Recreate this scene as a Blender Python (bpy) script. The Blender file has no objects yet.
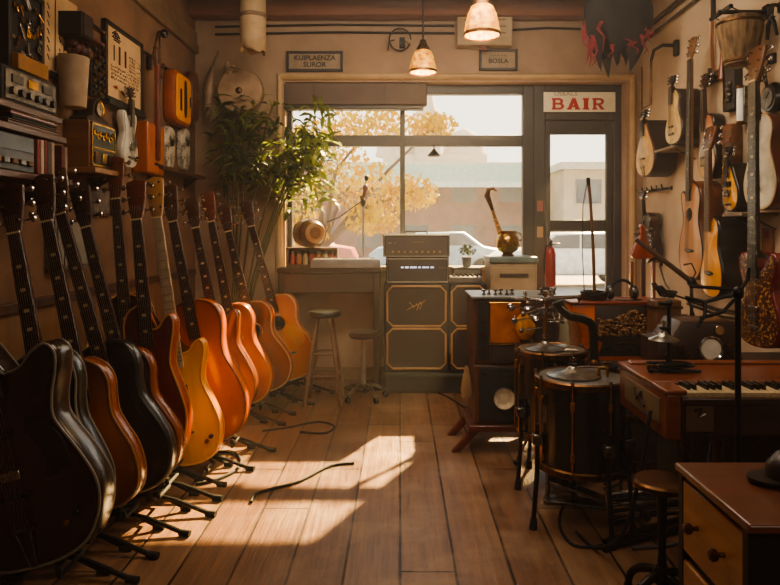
import bpy, bmesh, math, random
from mathutils import Vector, Matrix, Euler
random.seed(7)
PI = math.pi
SC = bpy.context.scene
COL = SC.collection
# camera model: eye height 1.38 m, horizon at row 230, vanishing point at column 400, focal length 650 px
F, CX, HY, EYE = 650.0, 400.0, 230.0, 1.38
XL, XR, YB, ZC = -1.89, 2.24, 6.0, 3.42      # left wall, right wall, shop front, ceiling

def P(px, py, Y):
    return Vector(((px - CX) * Y / F, Y, EYE - (py - HY) * Y / F))
def on_left(px, py, off=0.0):
    x = XL + off
    Y = x * F / (px - CX)
    return Vector((x, Y, EYE - (py - HY) * Y / F))
def on_right(px, py, off=0.0):
    x = XR - off
    Y = x * F / (px - CX)
    return Vector((x, Y, EYE - (py - HY) * Y / F))
def on_floor(px, py, z=0.0):
    Y = (EYE - z) * F / (py - HY)
    return Vector(((px - CX) * Y / F, Y, z))

# ------------------------------------------------------------------ materials
MATS = {}
def lin(c):
    return tuple(((x / 12.92) if x <= 0.04045 else ((x + 0.055) / 1.055) ** 2.4) for x in c)
def mat(name, c1, c2=None, rough=0.5, metal=0.0, scale=6.0, stretch=(1, 1, 1), bump=0.0, coat=0.0, emit=0.0, ecol=None, detail=5.0, lo=0.35, hi=0.65, spec=0.5, trans=0.0, rvar=0.0):
    if name in MATS: return MATS[name]
    m = bpy.data.materials.new(name); m.use_nodes = True
    nt = m.node_tree; N = nt.nodes; L = nt.links
    b = N['Principled BSDF']
    c1 = lin(c1); c2 = lin(c2) if c2 else tuple(x * 0.72 for x in c1)
    tc = N.new('ShaderNodeTexCoord'); mp = N.new('ShaderNodeMapping'); nz = N.new('ShaderNodeTexNoise'); cr = N.new('ShaderNodeValToRGB')
    mp.inputs['Scale'].default_value = stretch
    L.new(tc.outputs['Object'], mp.inputs['Vector']); L.new(mp.outputs[0], nz.inputs['Vector'])
    nz.inputs['Scale'].default_value = scale; nz.inputs['Detail'].default_value = detail; nz.inputs['Roughness'].default_value = 0.62
    cr.color_ramp.elements[0].position = lo; cr.color_ramp.elements[1].position = hi
    cr.color_ramp.elements[0].color = (*c2, 1); cr.color_ramp.elements[1].color = (*c1, 1)
    L.new(nz.outputs[0], cr.inputs[0]); L.new(cr.outputs[0], b.inputs['Base Color'])
    b.inputs['Roughness'].default_value = rough; b.inputs['Metallic'].default_value = metal
    b.inputs['Specular IOR Level'].default_value = spec
    if rvar:
        mr = N.new('ShaderNodeMapRange'); mr.inputs['To Min'].default_value = max(0.05, rough - rvar); mr.inputs['To Max'].default_value = min(1, rough + rvar)
        L.new(nz.outputs[0], mr.inputs['Value']); L.new(mr.outputs[0], b.inputs['Roughness'])
    if coat:
        b.inputs['Coat Weight'].default_value = coat; b.inputs['Coat Roughness'].default_value = 0.12
    if trans:
        b.inputs['Subsurface Weight'].default_value = trans; b.inputs['Subsurface Radius'].default_value = (.02, .02, .01)
    if emit:
        b.inputs['Emission Strength'].default_value = emit
        if ecol: b.inputs['Emission Color'].default_value = (*lin(ecol), 1)
        else: L.new(cr.outputs[0], b.inputs['Emission Color'])
    if bump:
        bp = N.new('ShaderNodeBump'); bp.inputs['Strength'].default_value = bump; bp.inputs['Distance'].default_value = 0.01
        L.new(nz.outputs[0], bp.inputs['Height']); L.new(bp.outputs[0], b.inputs['Normal'])
    MATS[name] = m
    return m
def wood(name, c1, c2=None, rough=0.35, axis='z', coat=0.25, scale=14.0):
    st = {'x': (.07, 1, 1), 'y': (1, .07, 1), 'z': (1, 1, .07)}[axis]
    return mat(name, c1, c2, rough=rough, stretch=st, scale=scale, bump=0.08, coat=coat, lo=.3, hi=.7)
def burst(name, ci, co, L, W, rough=0.22, mid=None):
    """sunburst lacquer: the middle of the plate paler than its rim (object space of the guitar)"""
    m = bpy.data.materials.new(name); m.use_nodes = True
    nt = m.node_tree; N = nt.nodes; K = nt.links; b = N['Principled BSDF']
    tc = N.new('ShaderNodeTexCoord'); mp = N.new('ShaderNodeMapping'); gr = N.new('ShaderNodeTexGradient'); gr.gradient_type = 'SPHERICAL'
    mp.inputs['Location'].default_value = (0, 0, -0.40 / 0.72); mp.inputs['Scale'].default_value = (1.25 / W, 0.3, 1 / (0.72 * L))
    K.new(tc.outputs['Object'], mp.inputs['Vector']); K.new(mp.outputs[0], gr.inputs[0])
    cr = N.new('ShaderNodeValToRGB'); e = cr.color_ramp.elements
    e[0].position = 0.12; e[0].color = (*lin(co), 1); e[1].position = 0.75; e[1].color = (*lin(ci), 1)
    if mid:
        k = cr.color_ramp.elements.new(0.42); k.color = (*lin(mid), 1)
    K.new(gr.outputs[0], cr.inputs[0])
    nz = N.new('ShaderNodeTexNoise'); nz.inputs['Scale'].default_value = 30; mp2 = N.new('ShaderNodeMapping'); mp2.inputs['Scale'].default_value = (1, 1, .06)
    K.new(tc.outputs['Object'], mp2.inputs['Vector']); K.new(mp2.outputs[0], nz.inputs['Vector'])
    mx = N.new('ShaderNodeMix'); mx.data_type = 'RGBA'; mx.blend_type = 'MULTIPLY'; mx.inputs[0].default_value = 0.35
    K.new(cr.outputs[0], mx.inputs[6]); K.new(nz.outputs[0], mx.inputs[7]); K.new(mx.outputs[2], b.inputs['Base Color'])
    b.inputs['Roughness'].default_value = rough; b.inputs['Coat Weight'].default_value = 0.5; b.inputs['Coat Roughness'].default_value = 0.1
    return m

BLACK = mat('black_lacquer', (.075, .07, .068), rough=.3, coat=.3)
BLACKM = mat('black_metal', (.09, .085, .08), (.05, .048, .045), rough=.42, metal=.4, spec=.5)
RUBBER = mat('black_rubber', (.06, .06, .06), rough=.75)
CHROME = mat('chrome', (.80, .79, .77), (.62, .60, .57), rough=.16, metal=1.0, scale=25)
STEEL = mat('worn_steel', (.52, .50, .47), (.33, .31, .28), rough=.33, metal=1.0, scale=30)
BRASS = mat('brass', (.80, .62, .30), (.58, .40, .16), rough=.25, metal=1.0, scale=22)
BRONZE = mat('dark_bronze', (.45, .31, .18), (.25, .16, .09), rough=.35, metal=.9, scale=30)
CREAM = mat('cream_binding', (.86, .78, .60), rough=.4)
ROSE = wood('rosewood', (.25, .15, .10), (.15, .085, .06), rough=.38, coat=.1)
EBONY = mat('ebony', (.10, .085, .075), rough=.35)
MAPLE = wood('maple', (.68, .50, .29), (.53, .36, .19), rough=.3)
MAHOG = wood('mahogany', (.42, .19, .09), (.29, .12, .055), rough=.28)
NECKD = wood('neck_dark_wood', (.30, .17, .095), (.20, .105, .06), rough=.3)
HOLE = mat('dark_hole', (.03, .022, .018), rough=.9)
STRING = mat('string_steel', (.75, .72, .66), rough=.3, metal=1.0)
PAPER = mat('aged_paper', (.78, .66, .49), (.66, .53, .37), rough=.85, scale=5)
INK = mat('ink', (.13, .10, .09), rough=.8)
REDINK = mat('red_ink', (.62, .16, .09), rough=.7)
FELT = mat('dark_felt', (.12, .115, .11), rough=.95)

# ------------------------------------------------------------------ mesh builder
class MB:
    def __init__(s): s.v = []; s.f = []
    def add(s, vs, fs, M=None):
        o = len(s.v)
        s.v.extend((M @ Vector(v)) if M else Vector(v) for v in vs)
        s.f.extend(tuple(o + i for i in f) for f in fs)
        return s
    def box(s, c, d, M=None):
        x, y, z = c; a, b, e = d[0] / 2, d[1] / 2, d[2] / 2
        vs = [(x + i * a, y + j * b, z + k * e) for i in (-1, 1) for j in (-1, 1) for k in (-1, 1)]
        return s.add(vs, [(0, 1, 3, 2), (4, 6, 7, 5), (0, 4, 5, 1), (2, 3, 7, 6), (0, 2, 6, 4), (1, 5, 7, 3)], M)
    def span(s, p, q, M=None):
        return s.box([(a + b) / 2 for a, b in zip(p, q)], [abs(a - b) for a, b in zip(p, q)], M)
    def tube(s, pts, r, seg=8, M=None, caps=True, closed=False):
        pts = [Vector(p) for p in pts]; n = len(pts)
        rs = r if isinstance(r, (list, tuple)) else [r] * n
        vs = []; t0 = None; u = None
        for i, p in enumerate(pts):
            if closed: t = pts[(i + 1) % n] - pts[i - 1]
            else: t = pts[min(i + 1, n - 1)] - pts[max(i - 1, 0)]
            t = t.normalized() if t.length > 1e-9 else Vector((0, 0, 1))
            if u is None:
                u = t.orthogonal().normalized()
            else:
                u = u - t * u.dot(t)
                u = u.normalized() if u.length > 1e-6 else t.orthogonal().normalized()
            w = t.cross(u)
            for k in range(seg):
                a = 2 * PI * k / seg
                vs.append(p + (u * math.cos(a) + w * math.sin(a)) * rs[i])
        fs = []
        for i in range(n if closed else n - 1):
            j = (i + 1) % n
            for k in range(seg):
                l = (k + 1) % seg
                fs.append((i * seg + k, i * seg + l, j * seg + l, j * seg + k))
        if caps and not closed:
            fs.append(tuple(range(seg))[::-1]); fs.append(tuple((n - 1) * seg + k for k in range(seg)))
        return s.add(vs, fs, M)
    def cyl(s, p, q, r, r2=None, seg=16, M=None):
        return s.tube([p, q], [r, r if r2 is None else r2], seg, M)
    def lathe(s, prof, seg=28, M=None, caps=True):
        vs = []; fs = []; n = len(prof)
        for (r, z) in prof:
            for k in range(seg):
                a = 2 * PI * k / seg; vs.append((r * math.cos(a), r * math.sin(a), z))
        for i in range(n - 1):
            for k in range(seg):
                l = (k + 1) % seg
                fs.append((i * seg + k, i * seg + l, (i + 1) * seg + l, (i + 1) * seg + k))
        (ra, za), (rb_, zb_) = prof[0], prof[-1]
        if min(ra, rb_) > 1e-5 and len(prof) > 2 and abs(ra - rb_) <= .45 * max(ra, rb_) and abs(za - zb_) <= .05:
            for k in range(seg):      # a ring: close the section instead of capping the ends
                l = (k + 1) % seg
                fs.append(((n - 1) * seg + k, (n - 1) * seg + l, l, k))
            return s.add(vs, fs, M)
        if not caps: return s.add(vs, fs, M)
        if prof[0][0] > 1e-5: fs.append(tuple(range(seg))[::-1])
        if prof[-1][0] > 1e-5: fs.append(tuple((n - 1) * seg + k for k in range(seg)))
        return s.add(vs, fs, M)
    def ball(s, c, r, seg=14, rings=8, M=None):
        if not isinstance(r, (list, tuple)): r = (r, r, r)
        vs = []; fs = []
        for i in range(rings + 1):
            th = PI * i / rings
            for k in range(seg):
                a = 2 * PI * k / seg
                vs.append((c[0] + r[0] * math.sin(th) * math.cos(a), c[1] + r[1] * math.sin(th) * math.sin(a), c[2] + r[2] * math.cos(th)))
        for i in range(rings):
            for k in range(seg):
                l = (k + 1) % seg
                fs.append((i * seg + k, i * seg + l, (i + 1) * seg + l, (i + 1) * seg + k))
        return s.add(vs, fs, M)
    def prism(s, out, y0, y1, bev=0.0, dome=0.0, M=None):
        """outline in (x, z), from front y0 to back y1; rims rounded by bev, front domed by dome"""
        n = len(out); rings = []
        if bev > 0:
            for a in (0, .5, 1):
                t = a * PI / 2
                rings.append((offset(out, -bev * (1 - math.sin(t))), y0 + bev * (1 - math.cos(t)) * 1.0))
            for a in (0, .5, 1):
                t = a * PI / 2
                rings.append((offset(out, -bev * (1 - math.cos(t))), y1 - bev * (1 - math.sin(t)) * 1.0))
        else:
            rings = [(out, y0), (out, y1)]
        if dome:
            cx = sum(p[0] for p in out) / n; cz = sum(p[1] for p in out) / n
            base = rings[0][0]; pre = []
            for sc, d in ((.2, 1.0), (.45, .9), (.7, .62), (.88, .22)):
                pre.append(([(cx + (x - cx) * sc, cz + (z - cz) * sc) for x, z in base], y0 - dome * d))
            rings = pre + rings
        vs = []; fs = []
        for o, y in rings: vs.extend((x, y, z) for x, z in o)
        for i in range(len(rings) - 1):
            for k in range(n):
                l = (k + 1) % n
                fs.append((i * n + k, i * n + l, (i + 1) * n + l, (i + 1) * n + k))
        fs.append(tuple(range(n))); fs.append(tuple((len(rings) - 1) * n + k for k in range(n))[::-1])
        return s.add(vs, fs, M)
    def build(s, name, m, parent=None, bevel=0.0, sharp=38, M=None):
        me = bpy.data.meshes.new(name)
        me.from_pydata([tuple(v) for v in s.v], [], s.f)
        bm = bmesh.new(); bm.from_mesh(me)
        bmesh.ops.recalc_face_normals(bm, faces=bm.faces); bm.to_mesh(me); bm.free()
        if sharp:
            me.shade_smooth(); me.set_sharp_from_angle(angle=math.radians(sharp))
        me.materials.append(m)
        o = bpy.data.objects.new(name, me); COL.objects.link(o)
        if parent is not None: o.parent = parent
        if M is not None: o.matrix_local = M
        if bevel:
            md = o.modifiers.new('edge', 'BEVEL'); md.width = bevel; md.segments = 2; md.limit_method = 'ANGLE'; md.angle_limit = math.radians(40)
        return o

def offset(out, d):
    n = len(out); res = []
    ar = sum(out[i][0] * out[(i + 1) % n][1] - out[(i + 1) % n][0] * out[i][1] for i in range(n))
    sg = 1 if ar > 0 else -1
    for i in range(n):
        (ax, az), (bx, bz) = out[i - 1], out[(i + 1) % n]
        tx, tz = bx - ax, bz - az; l = math.hypot(tx, tz) or 1
        res.append((out[i][0] + d * sg * tz / l, out[i][1] - d * sg * tx / l))
    return res
def catmull(pts, sub=5, closed=True):
    n = len(pts); res = []
    for i in range(n if closed else n - 1):
        g = (lambda k: pts[k % n]) if closed else (lambda k: pts[min(max(k, 0), n - 1)])
        p0, p1, p2, p3 = g(i - 1), g(i), g(i + 1), g(i + 2)
        for j in range(sub):
            t = j / sub
            res.append(tuple(.5 * (2 * b + (c - a) * t + (2 * a - 5 * b + 4 * c - d) * t * t + (3 * b - a - 3 * c + d) * t ** 3) for a, b, c, d in zip(p0, p1, p2, p3)))
    if not closed: res.append(tuple(pts[-1]))
    return res
def circle(r, n=24, cx=0, cz=0, rz=None):
    return [(cx + r * math.cos(2 * PI * k / n), cz + (rz or r) * math.sin(2 * PI * k / n)) for k in range(n)]
def rrect(w, h, r, cx=0, cz=0, n=4):
    o = []
    for sx, sz, a0 in ((1, 1, 0), (-1, 1, PI / 2), (-1, -1, PI), (1, -1, 1.5 * PI)):
        for k in range(n + 1):
            a = a0 + PI / 2 * k / n
            o.append((cx + sx * (w / 2 - r) + r * math.cos(a), cz + sz * (h / 2 - r) + r * math.sin(a)))
    return o

LABELS = set()
def tag(o, label=None, cat=None, group=None, kind=None):
    if label: o['label'] = label
    if cat: o['category'] = cat
    if group: o['group'] = group
    if kind: o['kind'] = kind
    return o
def thing(name, label, cat, loc=(0, 0, 0), rz=0.0, group=None, M=None):
    o = bpy.data.objects.new(name, None); COL.objects.link(o); o.empty_display_size = .1
    if M is not None: o.matrix_world = M
    else:
        o.location = loc; o.rotation_euler = (0, 0, rz)
    return tag(o, label, cat, group)
def struct(o): o['kind'] = 'structure'; return o
def kids(o):
    return list(o.children)
def dup(root, label=None, group=None, M=None, loc=None, rz=None):
    def cp(o, par):
        c = o.copy(); COL.objects.link(c)
        if par is not None: c.parent = par; c.matrix_local = o.matrix_local.copy()
        for k in kids(o): cp(k, c)
        return c
    r = cp(root, None)
    if M is not None: r.matrix_world = M
    if loc is not None: r.location = loc
    if rz is not None: r.rotation_euler = (0, 0, rz)
    if label: r['label'] = label
    if group: r['group'] = group
    return r
def frame_M(base, axis, face):
    """matrix: local z along axis, local -y looking along face"""
    z = Vector(axis).normalized(); f = Vector(face); f = (f - z * f.dot(z)).normalized()
    y = -f; x = y.cross(z)
    M = Matrix((x, y, z)).transposed().to_4x4(); M.translation = base
    return M
_dg = None
def text_mesh(txt, size, depth, m, name='lettering', parent=None, M=None, bold=0.0, sx=1.0):
    cu = bpy.data.curves.new('t', 'FONT'); cu.body = txt; cu.size = size; cu.extrude = depth; cu.offset = bold; cu.align_x = 'CENTER'; cu.align_y = 'CENTER'
    t = bpy.data.objects.new('t', cu); COL.objects.link(t)
    bpy.context.view_layer.update()
    me = bpy.data.meshes.new_from_object(t.evaluated_get(bpy.context.evaluated_depsgraph_get()))
    bpy.data.objects.remove(t); bpy.data.curves.remove(cu)
    # text lies in x-y facing +z: stand it up so it reads from -y
    R = Matrix.Rotation(PI / 2, 4, 'X') @ Matrix.Diagonal((sx, 1, 1, 1))
    me.transform(R); me.materials.clear(); me.materials.append(m); me.name = name
    o = bpy.data.objects.new(name, me); COL.objects.link(o)
    if parent is not None: o.parent = parent
    if M is not None: o.matrix_local = M
    return o
def scribble(mb, x0, x1, z, h, y, r=.002, n=9, rnd=random):
    """one line of unreadable handwriting drawn as ink strokes"""
    x = x0
    while x < x1 - h * .3:
        w = h * rnd.uniform(.45, .8)
        k = rnd.randint(3, 4)
        pts = [(x + rnd.uniform(0, w), y, z + rnd.uniform(-.5, .5) * h) for _ in range(k)]
        mb.tube(pts, r, 4)
        x += w + h * .25
# ------------------------------------------------------------------ camera, light, world
cam = bpy.data.cameras.new('camera'); co = bpy.data.objects.new('camera', cam); COL.objects.link(co)
co.location = (0, 0, EYE); co.rotation_euler = (PI / 2, 0, 0)
cam.sensor_width = 36; cam.lens = 36 * F / 780; cam.shift_x = -10 / 780; cam.shift_y = -62.5 / 780
cam.clip_start = .05; cam.clip_end = 400
cam.dof.use_dof = True; cam.dof.focus_distance = 4.6; cam.dof.aperture_fstop = 11
SC.camera = co
SC.view_settings.view_transform = 'AgX'
SC.view_settings.look = 'AgX - Medium High Contrast'
SC.view_settings.exposure = EXPOSURE if 'EXPOSURE' in globals() else 0.0
SC.cycles.use_denoising = True
SC.cycles.max_bounces = 10; SC.cycles.diffuse_bounces = 5; SC.cycles.transparent_max_bounces = 16; SC.cycles.volume_bounces = 1
SC.cycles.sample_clamp_indirect = 6.0

w = bpy.data.worlds.new('sky'); SC.world = w; w.use_nodes = True
nt = w.node_tree; bg = nt.nodes['Background']
tc = nt.nodes.new('ShaderNodeTexCoord'); sp = nt.nodes.new('ShaderNodeSeparateXYZ'); cr = nt.nodes.new('ShaderNodeValToRGB')
nt.links.new(tc.outputs['Generated'], sp.inputs[0]); nt.links.new(sp.outputs[2], cr.inputs[0]); nt.links.new(cr.outputs[0], bg.inputs[0])
cr.color_ramp.elements[0].position = 0.0; cr.color_ramp.elements[0].color = (1.0, .96, .88, 1)
cr.color_ramp.elements[1].position = 0.55; cr.color_ramp.elements[1].color = (.66, .80, .92, 1)
bg.inputs[1].default_value = 2.3

def lamp(kind, name, loc, energy, color, **kw):
    l = bpy.data.lights.new(name, kind); l.energy = energy; l.color = color
    for k, v in kw.items(): setattr(l, k, v)
    o = bpy.data.objects.new(name, l); COL.objects.link(o); o.location = loc
    return o
AZ, EL = math.radians(25), math.radians(36)
sun = lamp('SUN', 'sun', (6, 14, 9), 57.0, (1, .66, .28), angle=math.radians(.9))
d = Vector((-math.sin(AZ) * math.cos(EL), -math.cos(AZ) * math.cos(EL), -math.sin(EL)))
sun.rotation_euler = d.to_track_quat('-Z', 'Y').to_euler()
# added fill lamps behind the viewer and over the middle of the shop
a = lamp('AREA', 'ceiling_fill_light', (.35, 3.3, 3.25), 62, (1, .80, .60), shape='RECTANGLE', size=1.6, size_y=1.6)
a = lamp('AREA', 'rear_fill_light', (.6, -1.0, 2.9), 30, (1, .80, .62), shape='RECTANGLE', size=2.0, size_y=.8)
a.rotation_euler = (math.radians(55), 0, 0)

a = lamp('AREA', 'back_wall_fill_light', (.3, 3.7, 3.1), 34, (1, .82, .62), shape='RECTANGLE', size=2.4, size_y=.3)  # added fill washing the upper back wall
a.rotation_euler = (math.radians(98), 0, 0)

sp_ = lamp('SPOT', 'gear_fill_spot', (-.2, 1.0, 3.2), 95, (1, .82, .62), spot_size=math.radians(46), spot_blend=1.0, shadow_soft_size=.12)  # added spot that brightens the amplifiers and drums on the right
sp_.rotation_euler = (Vector((.95, 3.9, .55)) - Vector((-.2, 1.0, 3.2))).to_track_quat('-Z', 'Y').to_euler()

# ------------------------------------------------------------------ floor
fm = bpy.data.materials.new('plank_floor'); fm.use_nodes = True
nt = fm.node_tree; N = nt.nodes; K = nt.links; b = N['Principled BSDF']
tc = N.new('ShaderNodeTexCoord'); sx = N.new('ShaderNodeSeparateXYZ'); cb = N.new('ShaderNodeCombineXYZ')
K.new(tc.outputs['Object'], sx.inputs[0]); K.new(sx.outputs[1], cb.inputs[0]); K.new(sx.outputs[0], cb.inputs[1])
br = N.new('ShaderNodeTexBrick'); K.new(cb.outputs[0], br.inputs[0])
br.offset = .37; br.offset_frequency = 2; br.squash = .7; br.squash_frequency = 3
br.inputs['Scale'].default_value = 1; br.inputs['Brick Width'].default_value = 2.3; br.inputs['Row Height'].default_value = .225
br.inputs['Mortar Size'].default_value = .006; br.inputs['Mortar Smooth'].default_value = .3; br.inputs['Bias'].default_value = 0
br.inputs['Color1'].default_value = (*lin((.47, .345, .245)), 1); br.inputs['Color2'].default_value = (*lin((.36, .235, .155)), 1); br.inputs['Mortar'].default_value = (*lin((.13, .075, .05)), 1)
mp = N.new('ShaderNodeMapping'); mp.inputs['Scale'].default_value = (14, .9, 1); K.new(tc.outputs['Object'], mp.inputs[0])
n1 = N.new('ShaderNodeTexNoise'); n1.inputs['Scale'].default_value = 2.2; n1.inputs['Detail'].default_value = 7; n1.inputs['Roughness'].default_value = .65; K.new(mp.outputs[0], n1.inputs[0])
n2 = N.new('ShaderNodeTexNoise'); n2.inputs['Scale'].default_value = 3.1; n2.inputs['Detail'].default_value = 8; n2.inputs['Roughness'].default_value = .7; K.new(tc.outputs['Object'], n2.inputs[0])
m1 = N.new('ShaderNodeMix'); m1.data_type = 'RGBA'; m1.blend_type = 'OVERLAY'; m1.inputs[0].default_value = .95
K.new(br.outputs[0], m1.inputs[6]); K.new(n1.outputs[0], m1.inputs[7])
r2 = N.new('ShaderNodeValToRGB'); r2.color_ramp.elements[0].position = .46; r2.color_ramp.elements[1].position = .66; K.new(n2.outputs[0], r2.inputs[0])
# the walked lane is worn; most of its grey is painted sky reflection
ln = N.new('ShaderNodeMath'); ln.operation = 'SUBTRACT'; ln.inputs[1].default_value = .12; K.new(sx.outputs[0], ln.inputs[0])
la = N.new('ShaderNodeMath'); la.operation = 'ABSOLUTE'; K.new(ln.outputs[0], la.inputs[0])
lr = N.new('ShaderNodeMapRange'); lr.inputs['From Min'].default_value = .1; lr.inputs['From Max'].default_value = .95; lr.inputs['To Min'].default_value = .75; lr.inputs['To Max'].default_value = .12; K.new(la.outputs[0], lr.inputs[0])
lm = N.new('ShaderNodeMath'); lm.operation = 'MULTIPLY'; K.new(r2.outputs[0], lm.inputs[0]); K.new(lr.outputs[0], lm.inputs[1])
m2 = N.new('ShaderNodeMix'); m2.data_type = 'RGBA'; m2.inputs[7].default_value = (*lin((.60, .50, .40)), 1)
K.new(lm.outputs[0], m2.inputs[0]); K.new(m1.outputs[2], m2.inputs[6]); K.new(m2.outputs[2], b.inputs['Base Color'])
rr = N.new('ShaderNodeMapRange'); rr.inputs['To Min'].default_value = .22; rr.inputs['To Max'].default_value = .62; K.new(n2.outputs[0], rr.inputs[0]); K.new(rr.outputs[0], b.inputs['Roughness'])
hs = N.new('ShaderNodeMath'); hs.operation = 'MULTIPLY_ADD'; hs.inputs[1].default_value = -1.0
ha = N.new('ShaderNodeMath'); ha.operation = 'MULTIPLY'; ha.inputs[1].default_value = .35; K.new(n1.outputs[0], ha.inputs[0])
K.new(br.outputs[1], hs.inputs[0]); K.new(ha.outputs[0], hs.inputs[2])
bp = N.new('ShaderNodeBump'); bp.inputs['Strength'].default_value = .8; bp.inputs['Distance'].default_value = .014; K.new(hs.outputs[0], bp.inputs['Height']); K.new(bp.outputs[0], b.inputs['Normal'])
struct(MB().span((XL - .2, -1.7, -.12), (XR + .2, 6.32, 0)).build('floor', fm, sharp=0))

# ------------------------------------------------------------------ walls, ceiling
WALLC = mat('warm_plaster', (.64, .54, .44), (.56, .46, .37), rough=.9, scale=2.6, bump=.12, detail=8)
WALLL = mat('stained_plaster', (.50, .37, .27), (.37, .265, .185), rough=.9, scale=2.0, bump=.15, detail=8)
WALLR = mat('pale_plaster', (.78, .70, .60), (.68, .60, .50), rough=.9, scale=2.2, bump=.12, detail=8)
TRIM = mat('painted_trim', (.50, .40, .29), (.40, .31, .22), rough=.6)
OLIVE = mat('dark_olive_frame', (.24, .23, .20), (.20, .19, .165), rough=.45, scale=4)
BEAM = wood('ceiling_wood', (.50, .29, .15), (.36, .19, .09), axis='x', rough=.6, coat=0)
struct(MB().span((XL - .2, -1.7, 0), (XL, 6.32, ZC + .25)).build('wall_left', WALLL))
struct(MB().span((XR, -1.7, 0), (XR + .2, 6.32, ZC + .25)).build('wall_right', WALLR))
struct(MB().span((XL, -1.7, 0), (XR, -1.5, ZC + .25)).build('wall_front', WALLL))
WX0, WX1, WZ0, WZ1, DX1 = -1.06, 1.22, 1.02, 2.745, 2.085       # glazed opening of the shop front
wb = MB()
wb.span((XL, YB, 0), (WX0, YB + .3, ZC + .25)).span((WX0, YB, 0), (WX1, YB + .3, WZ0))
wb.span((DX1, YB, 0), (XR, YB + .3, ZC + .25)).span((WX0, YB, WZ1), (DX1, YB + .3, ZC + .25))
struct(wb.build('wall_back', WALLC))
struct(MB().span((XL - .2, -1.7, ZC + .25), (XR + .2, 6.32, ZC + .4)).build('ceiling', BEAM))
rb = 0
for y in (5.80, 5.1, 4.4, 3.7, 3.0, 2.3, 1.6, .9, .2, -.6):
    struct(MB().span((XL, y, ZC - .12), (XR, y + .14, ZC + .25)).build('trim_%d' % (10 + rb), BEAM, bevel=.006)); rb += 1
# moulded plaster edge round the glazed opening
pl = MB()
for q in (([(WX0 - .05, YB, 1.0), (WX0 - .05, YB, WZ1 + .05), (DX1 + .06, YB, WZ1 + .05), (DX1 + .06, YB, 0)]),):
    pl.tube(q, .04, 10)
struct(pl.build('trim_1', mat('cream_plaster', (.74, .63, .47), (.66, .55, .40), rough=.85, scale=4)))
struct(MB().span((XL, -1.5, 3.0), (XL + .035, YB, 3.09)).span((XL, -1.5, 3.09), (XL + .02, YB, 3.2)).build('trim_2', TRIM, bevel=.008))
struct(MB().span((XL, -1.5, 0), (XL + .02, YB, .14)).build('baseboard_left', TRIM, bevel=.005))
struct(MB().span((XR - .02, -1.5, 0), (XR, YB, .14)).build('baseboard_right', TRIM, bevel=.005))
struct(MB().span((XL, YB - .02, 0), (WX1, YB, .12)).build('baseboard_back', TRIM, bevel=.005))

# ------------------------------------------------------------------ window and door
GL = bpy.data.materials.new('window_glass'); GL.use_nodes = True
nt = GL.node_tree; nt.nodes.clear(); N = nt.nodes; K = nt.links
o_ = N.new('ShaderNodeOutputMaterial'); mx = N.new('ShaderNodeMixShader'); tr = N.new('ShaderNodeBsdfTransparent'); gl = N.new('ShaderNodeBsdfGlossy'); lw = N.new('ShaderNodeLayerWeight'); fr = N.new('ShaderNodeMath'); fr.operation = 'POWER'; fr.inputs[1].default_value = 4.0; lw.inputs[0].default_value = .5; K.new(lw.outputs[1], fr.inputs[0])
ns = N.new('ShaderNodeTexNoise'); ns.inputs['Scale'].default_value = 3; rp = N.new('ShaderNodeValToRGB')
rp.color_ramp.elements[0].color = (.90, .91, .89, 1); rp.color_ramp.elements[1].color = (.97, .97, .96, 1)
K.new(ns.outputs[0], rp.inputs[0]); K.new(rp.outputs[0], tr.inputs[0]); gl.inputs['Roughness'].default_value = .03; 
K.new(fr.outputs[0], mx.inputs[0]); K.new(tr.outputs[0], mx.inputs[1]); K.new(gl.outputs[0], mx.inputs[2]); K.new(mx.outputs[0], o_.inputs[0])
FY = 6.12
fx = lambda px: (px - CX) * FY / F
fz = lambda py: EYE - (py - HY) * FY / F
win = thing('window_1', None, None, (0, 0, 0)); struct(win)
wf = MB(); Y0, Y1 = FY, FY + .09
def bar(mb, x0, x1, ya, yb, y0=Y0, y1=Y1): mb.span((fx(x0), y0, fz(yb)), (fx(x1), y1, fz(ya)))
bar(wf, 283, 292, 84, 276); bar(wf, 523, 534, 84, 276); bar(wf, 292, 523, 84, 94); bar(wf, 292, 523, 266, 276)
bar(wf, 292, 523, 135, 146, Y0 + .005, Y1 - .005); bar(wf, 400, 405, 94, 266, Y0 + .002, Y1 - .01)
struct(wf.build('window_frame', OLIVE, win, bevel=.006))
for (xa, xb, ya, yb) in ((292, 400, 94, 135), (405, 523, 94, 135), (292, 400, 146, 266), (405, 523, 146, 266)):
    g = MB(); g.span((fx(xa), FY + .045, fz(yb)), (fx(xb), FY + .049, fz(ya))); struct(g.build('pane', GL, win))
struct(MB().span((WX0, YB - .06, 1.0), (WX1, FY, 1.045)).build('window_sill', TRIM, win, bevel=.006))
door = thing('door_1', None, None, (0, 0, 0)); struct(door)
df = MB()
bar(df, 534, 545, 84, 384.5); bar(df, 614, 626, 84, 384.5); bar(df, 545, 614, 84, 91); bar(df, 545, 614, 113, 120)
struct(df.build('door_frame', OLIVE, door, bevel=.006))
dl = MB(); yl0, yl1 = FY + .02, FY + .07
for r in ((545.5, 551, 120, 381), (607, 613.5, 120, 381), (551, 607, 120, 134), (551, 607, 220, 231), (551, 607, 318, 381)): bar(dl, *r, yl0, yl1)
struct(dl.build('door_leaf', OLIVE, door, bevel=.006))
for (ya, yb) in ((134, 220), (231, 318)):
    g = MB(); g.span((fx(551), FY + .045, fz(yb)), (fx(607), FY + .049, fz(ya))); struct(g.build('pane', GL, door))
struct(MB().span((fx(541), FY + .02, fz(113)), (fx(618), FY + .05, fz(91))).build('transom_panel', OLIVE, door))
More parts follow.
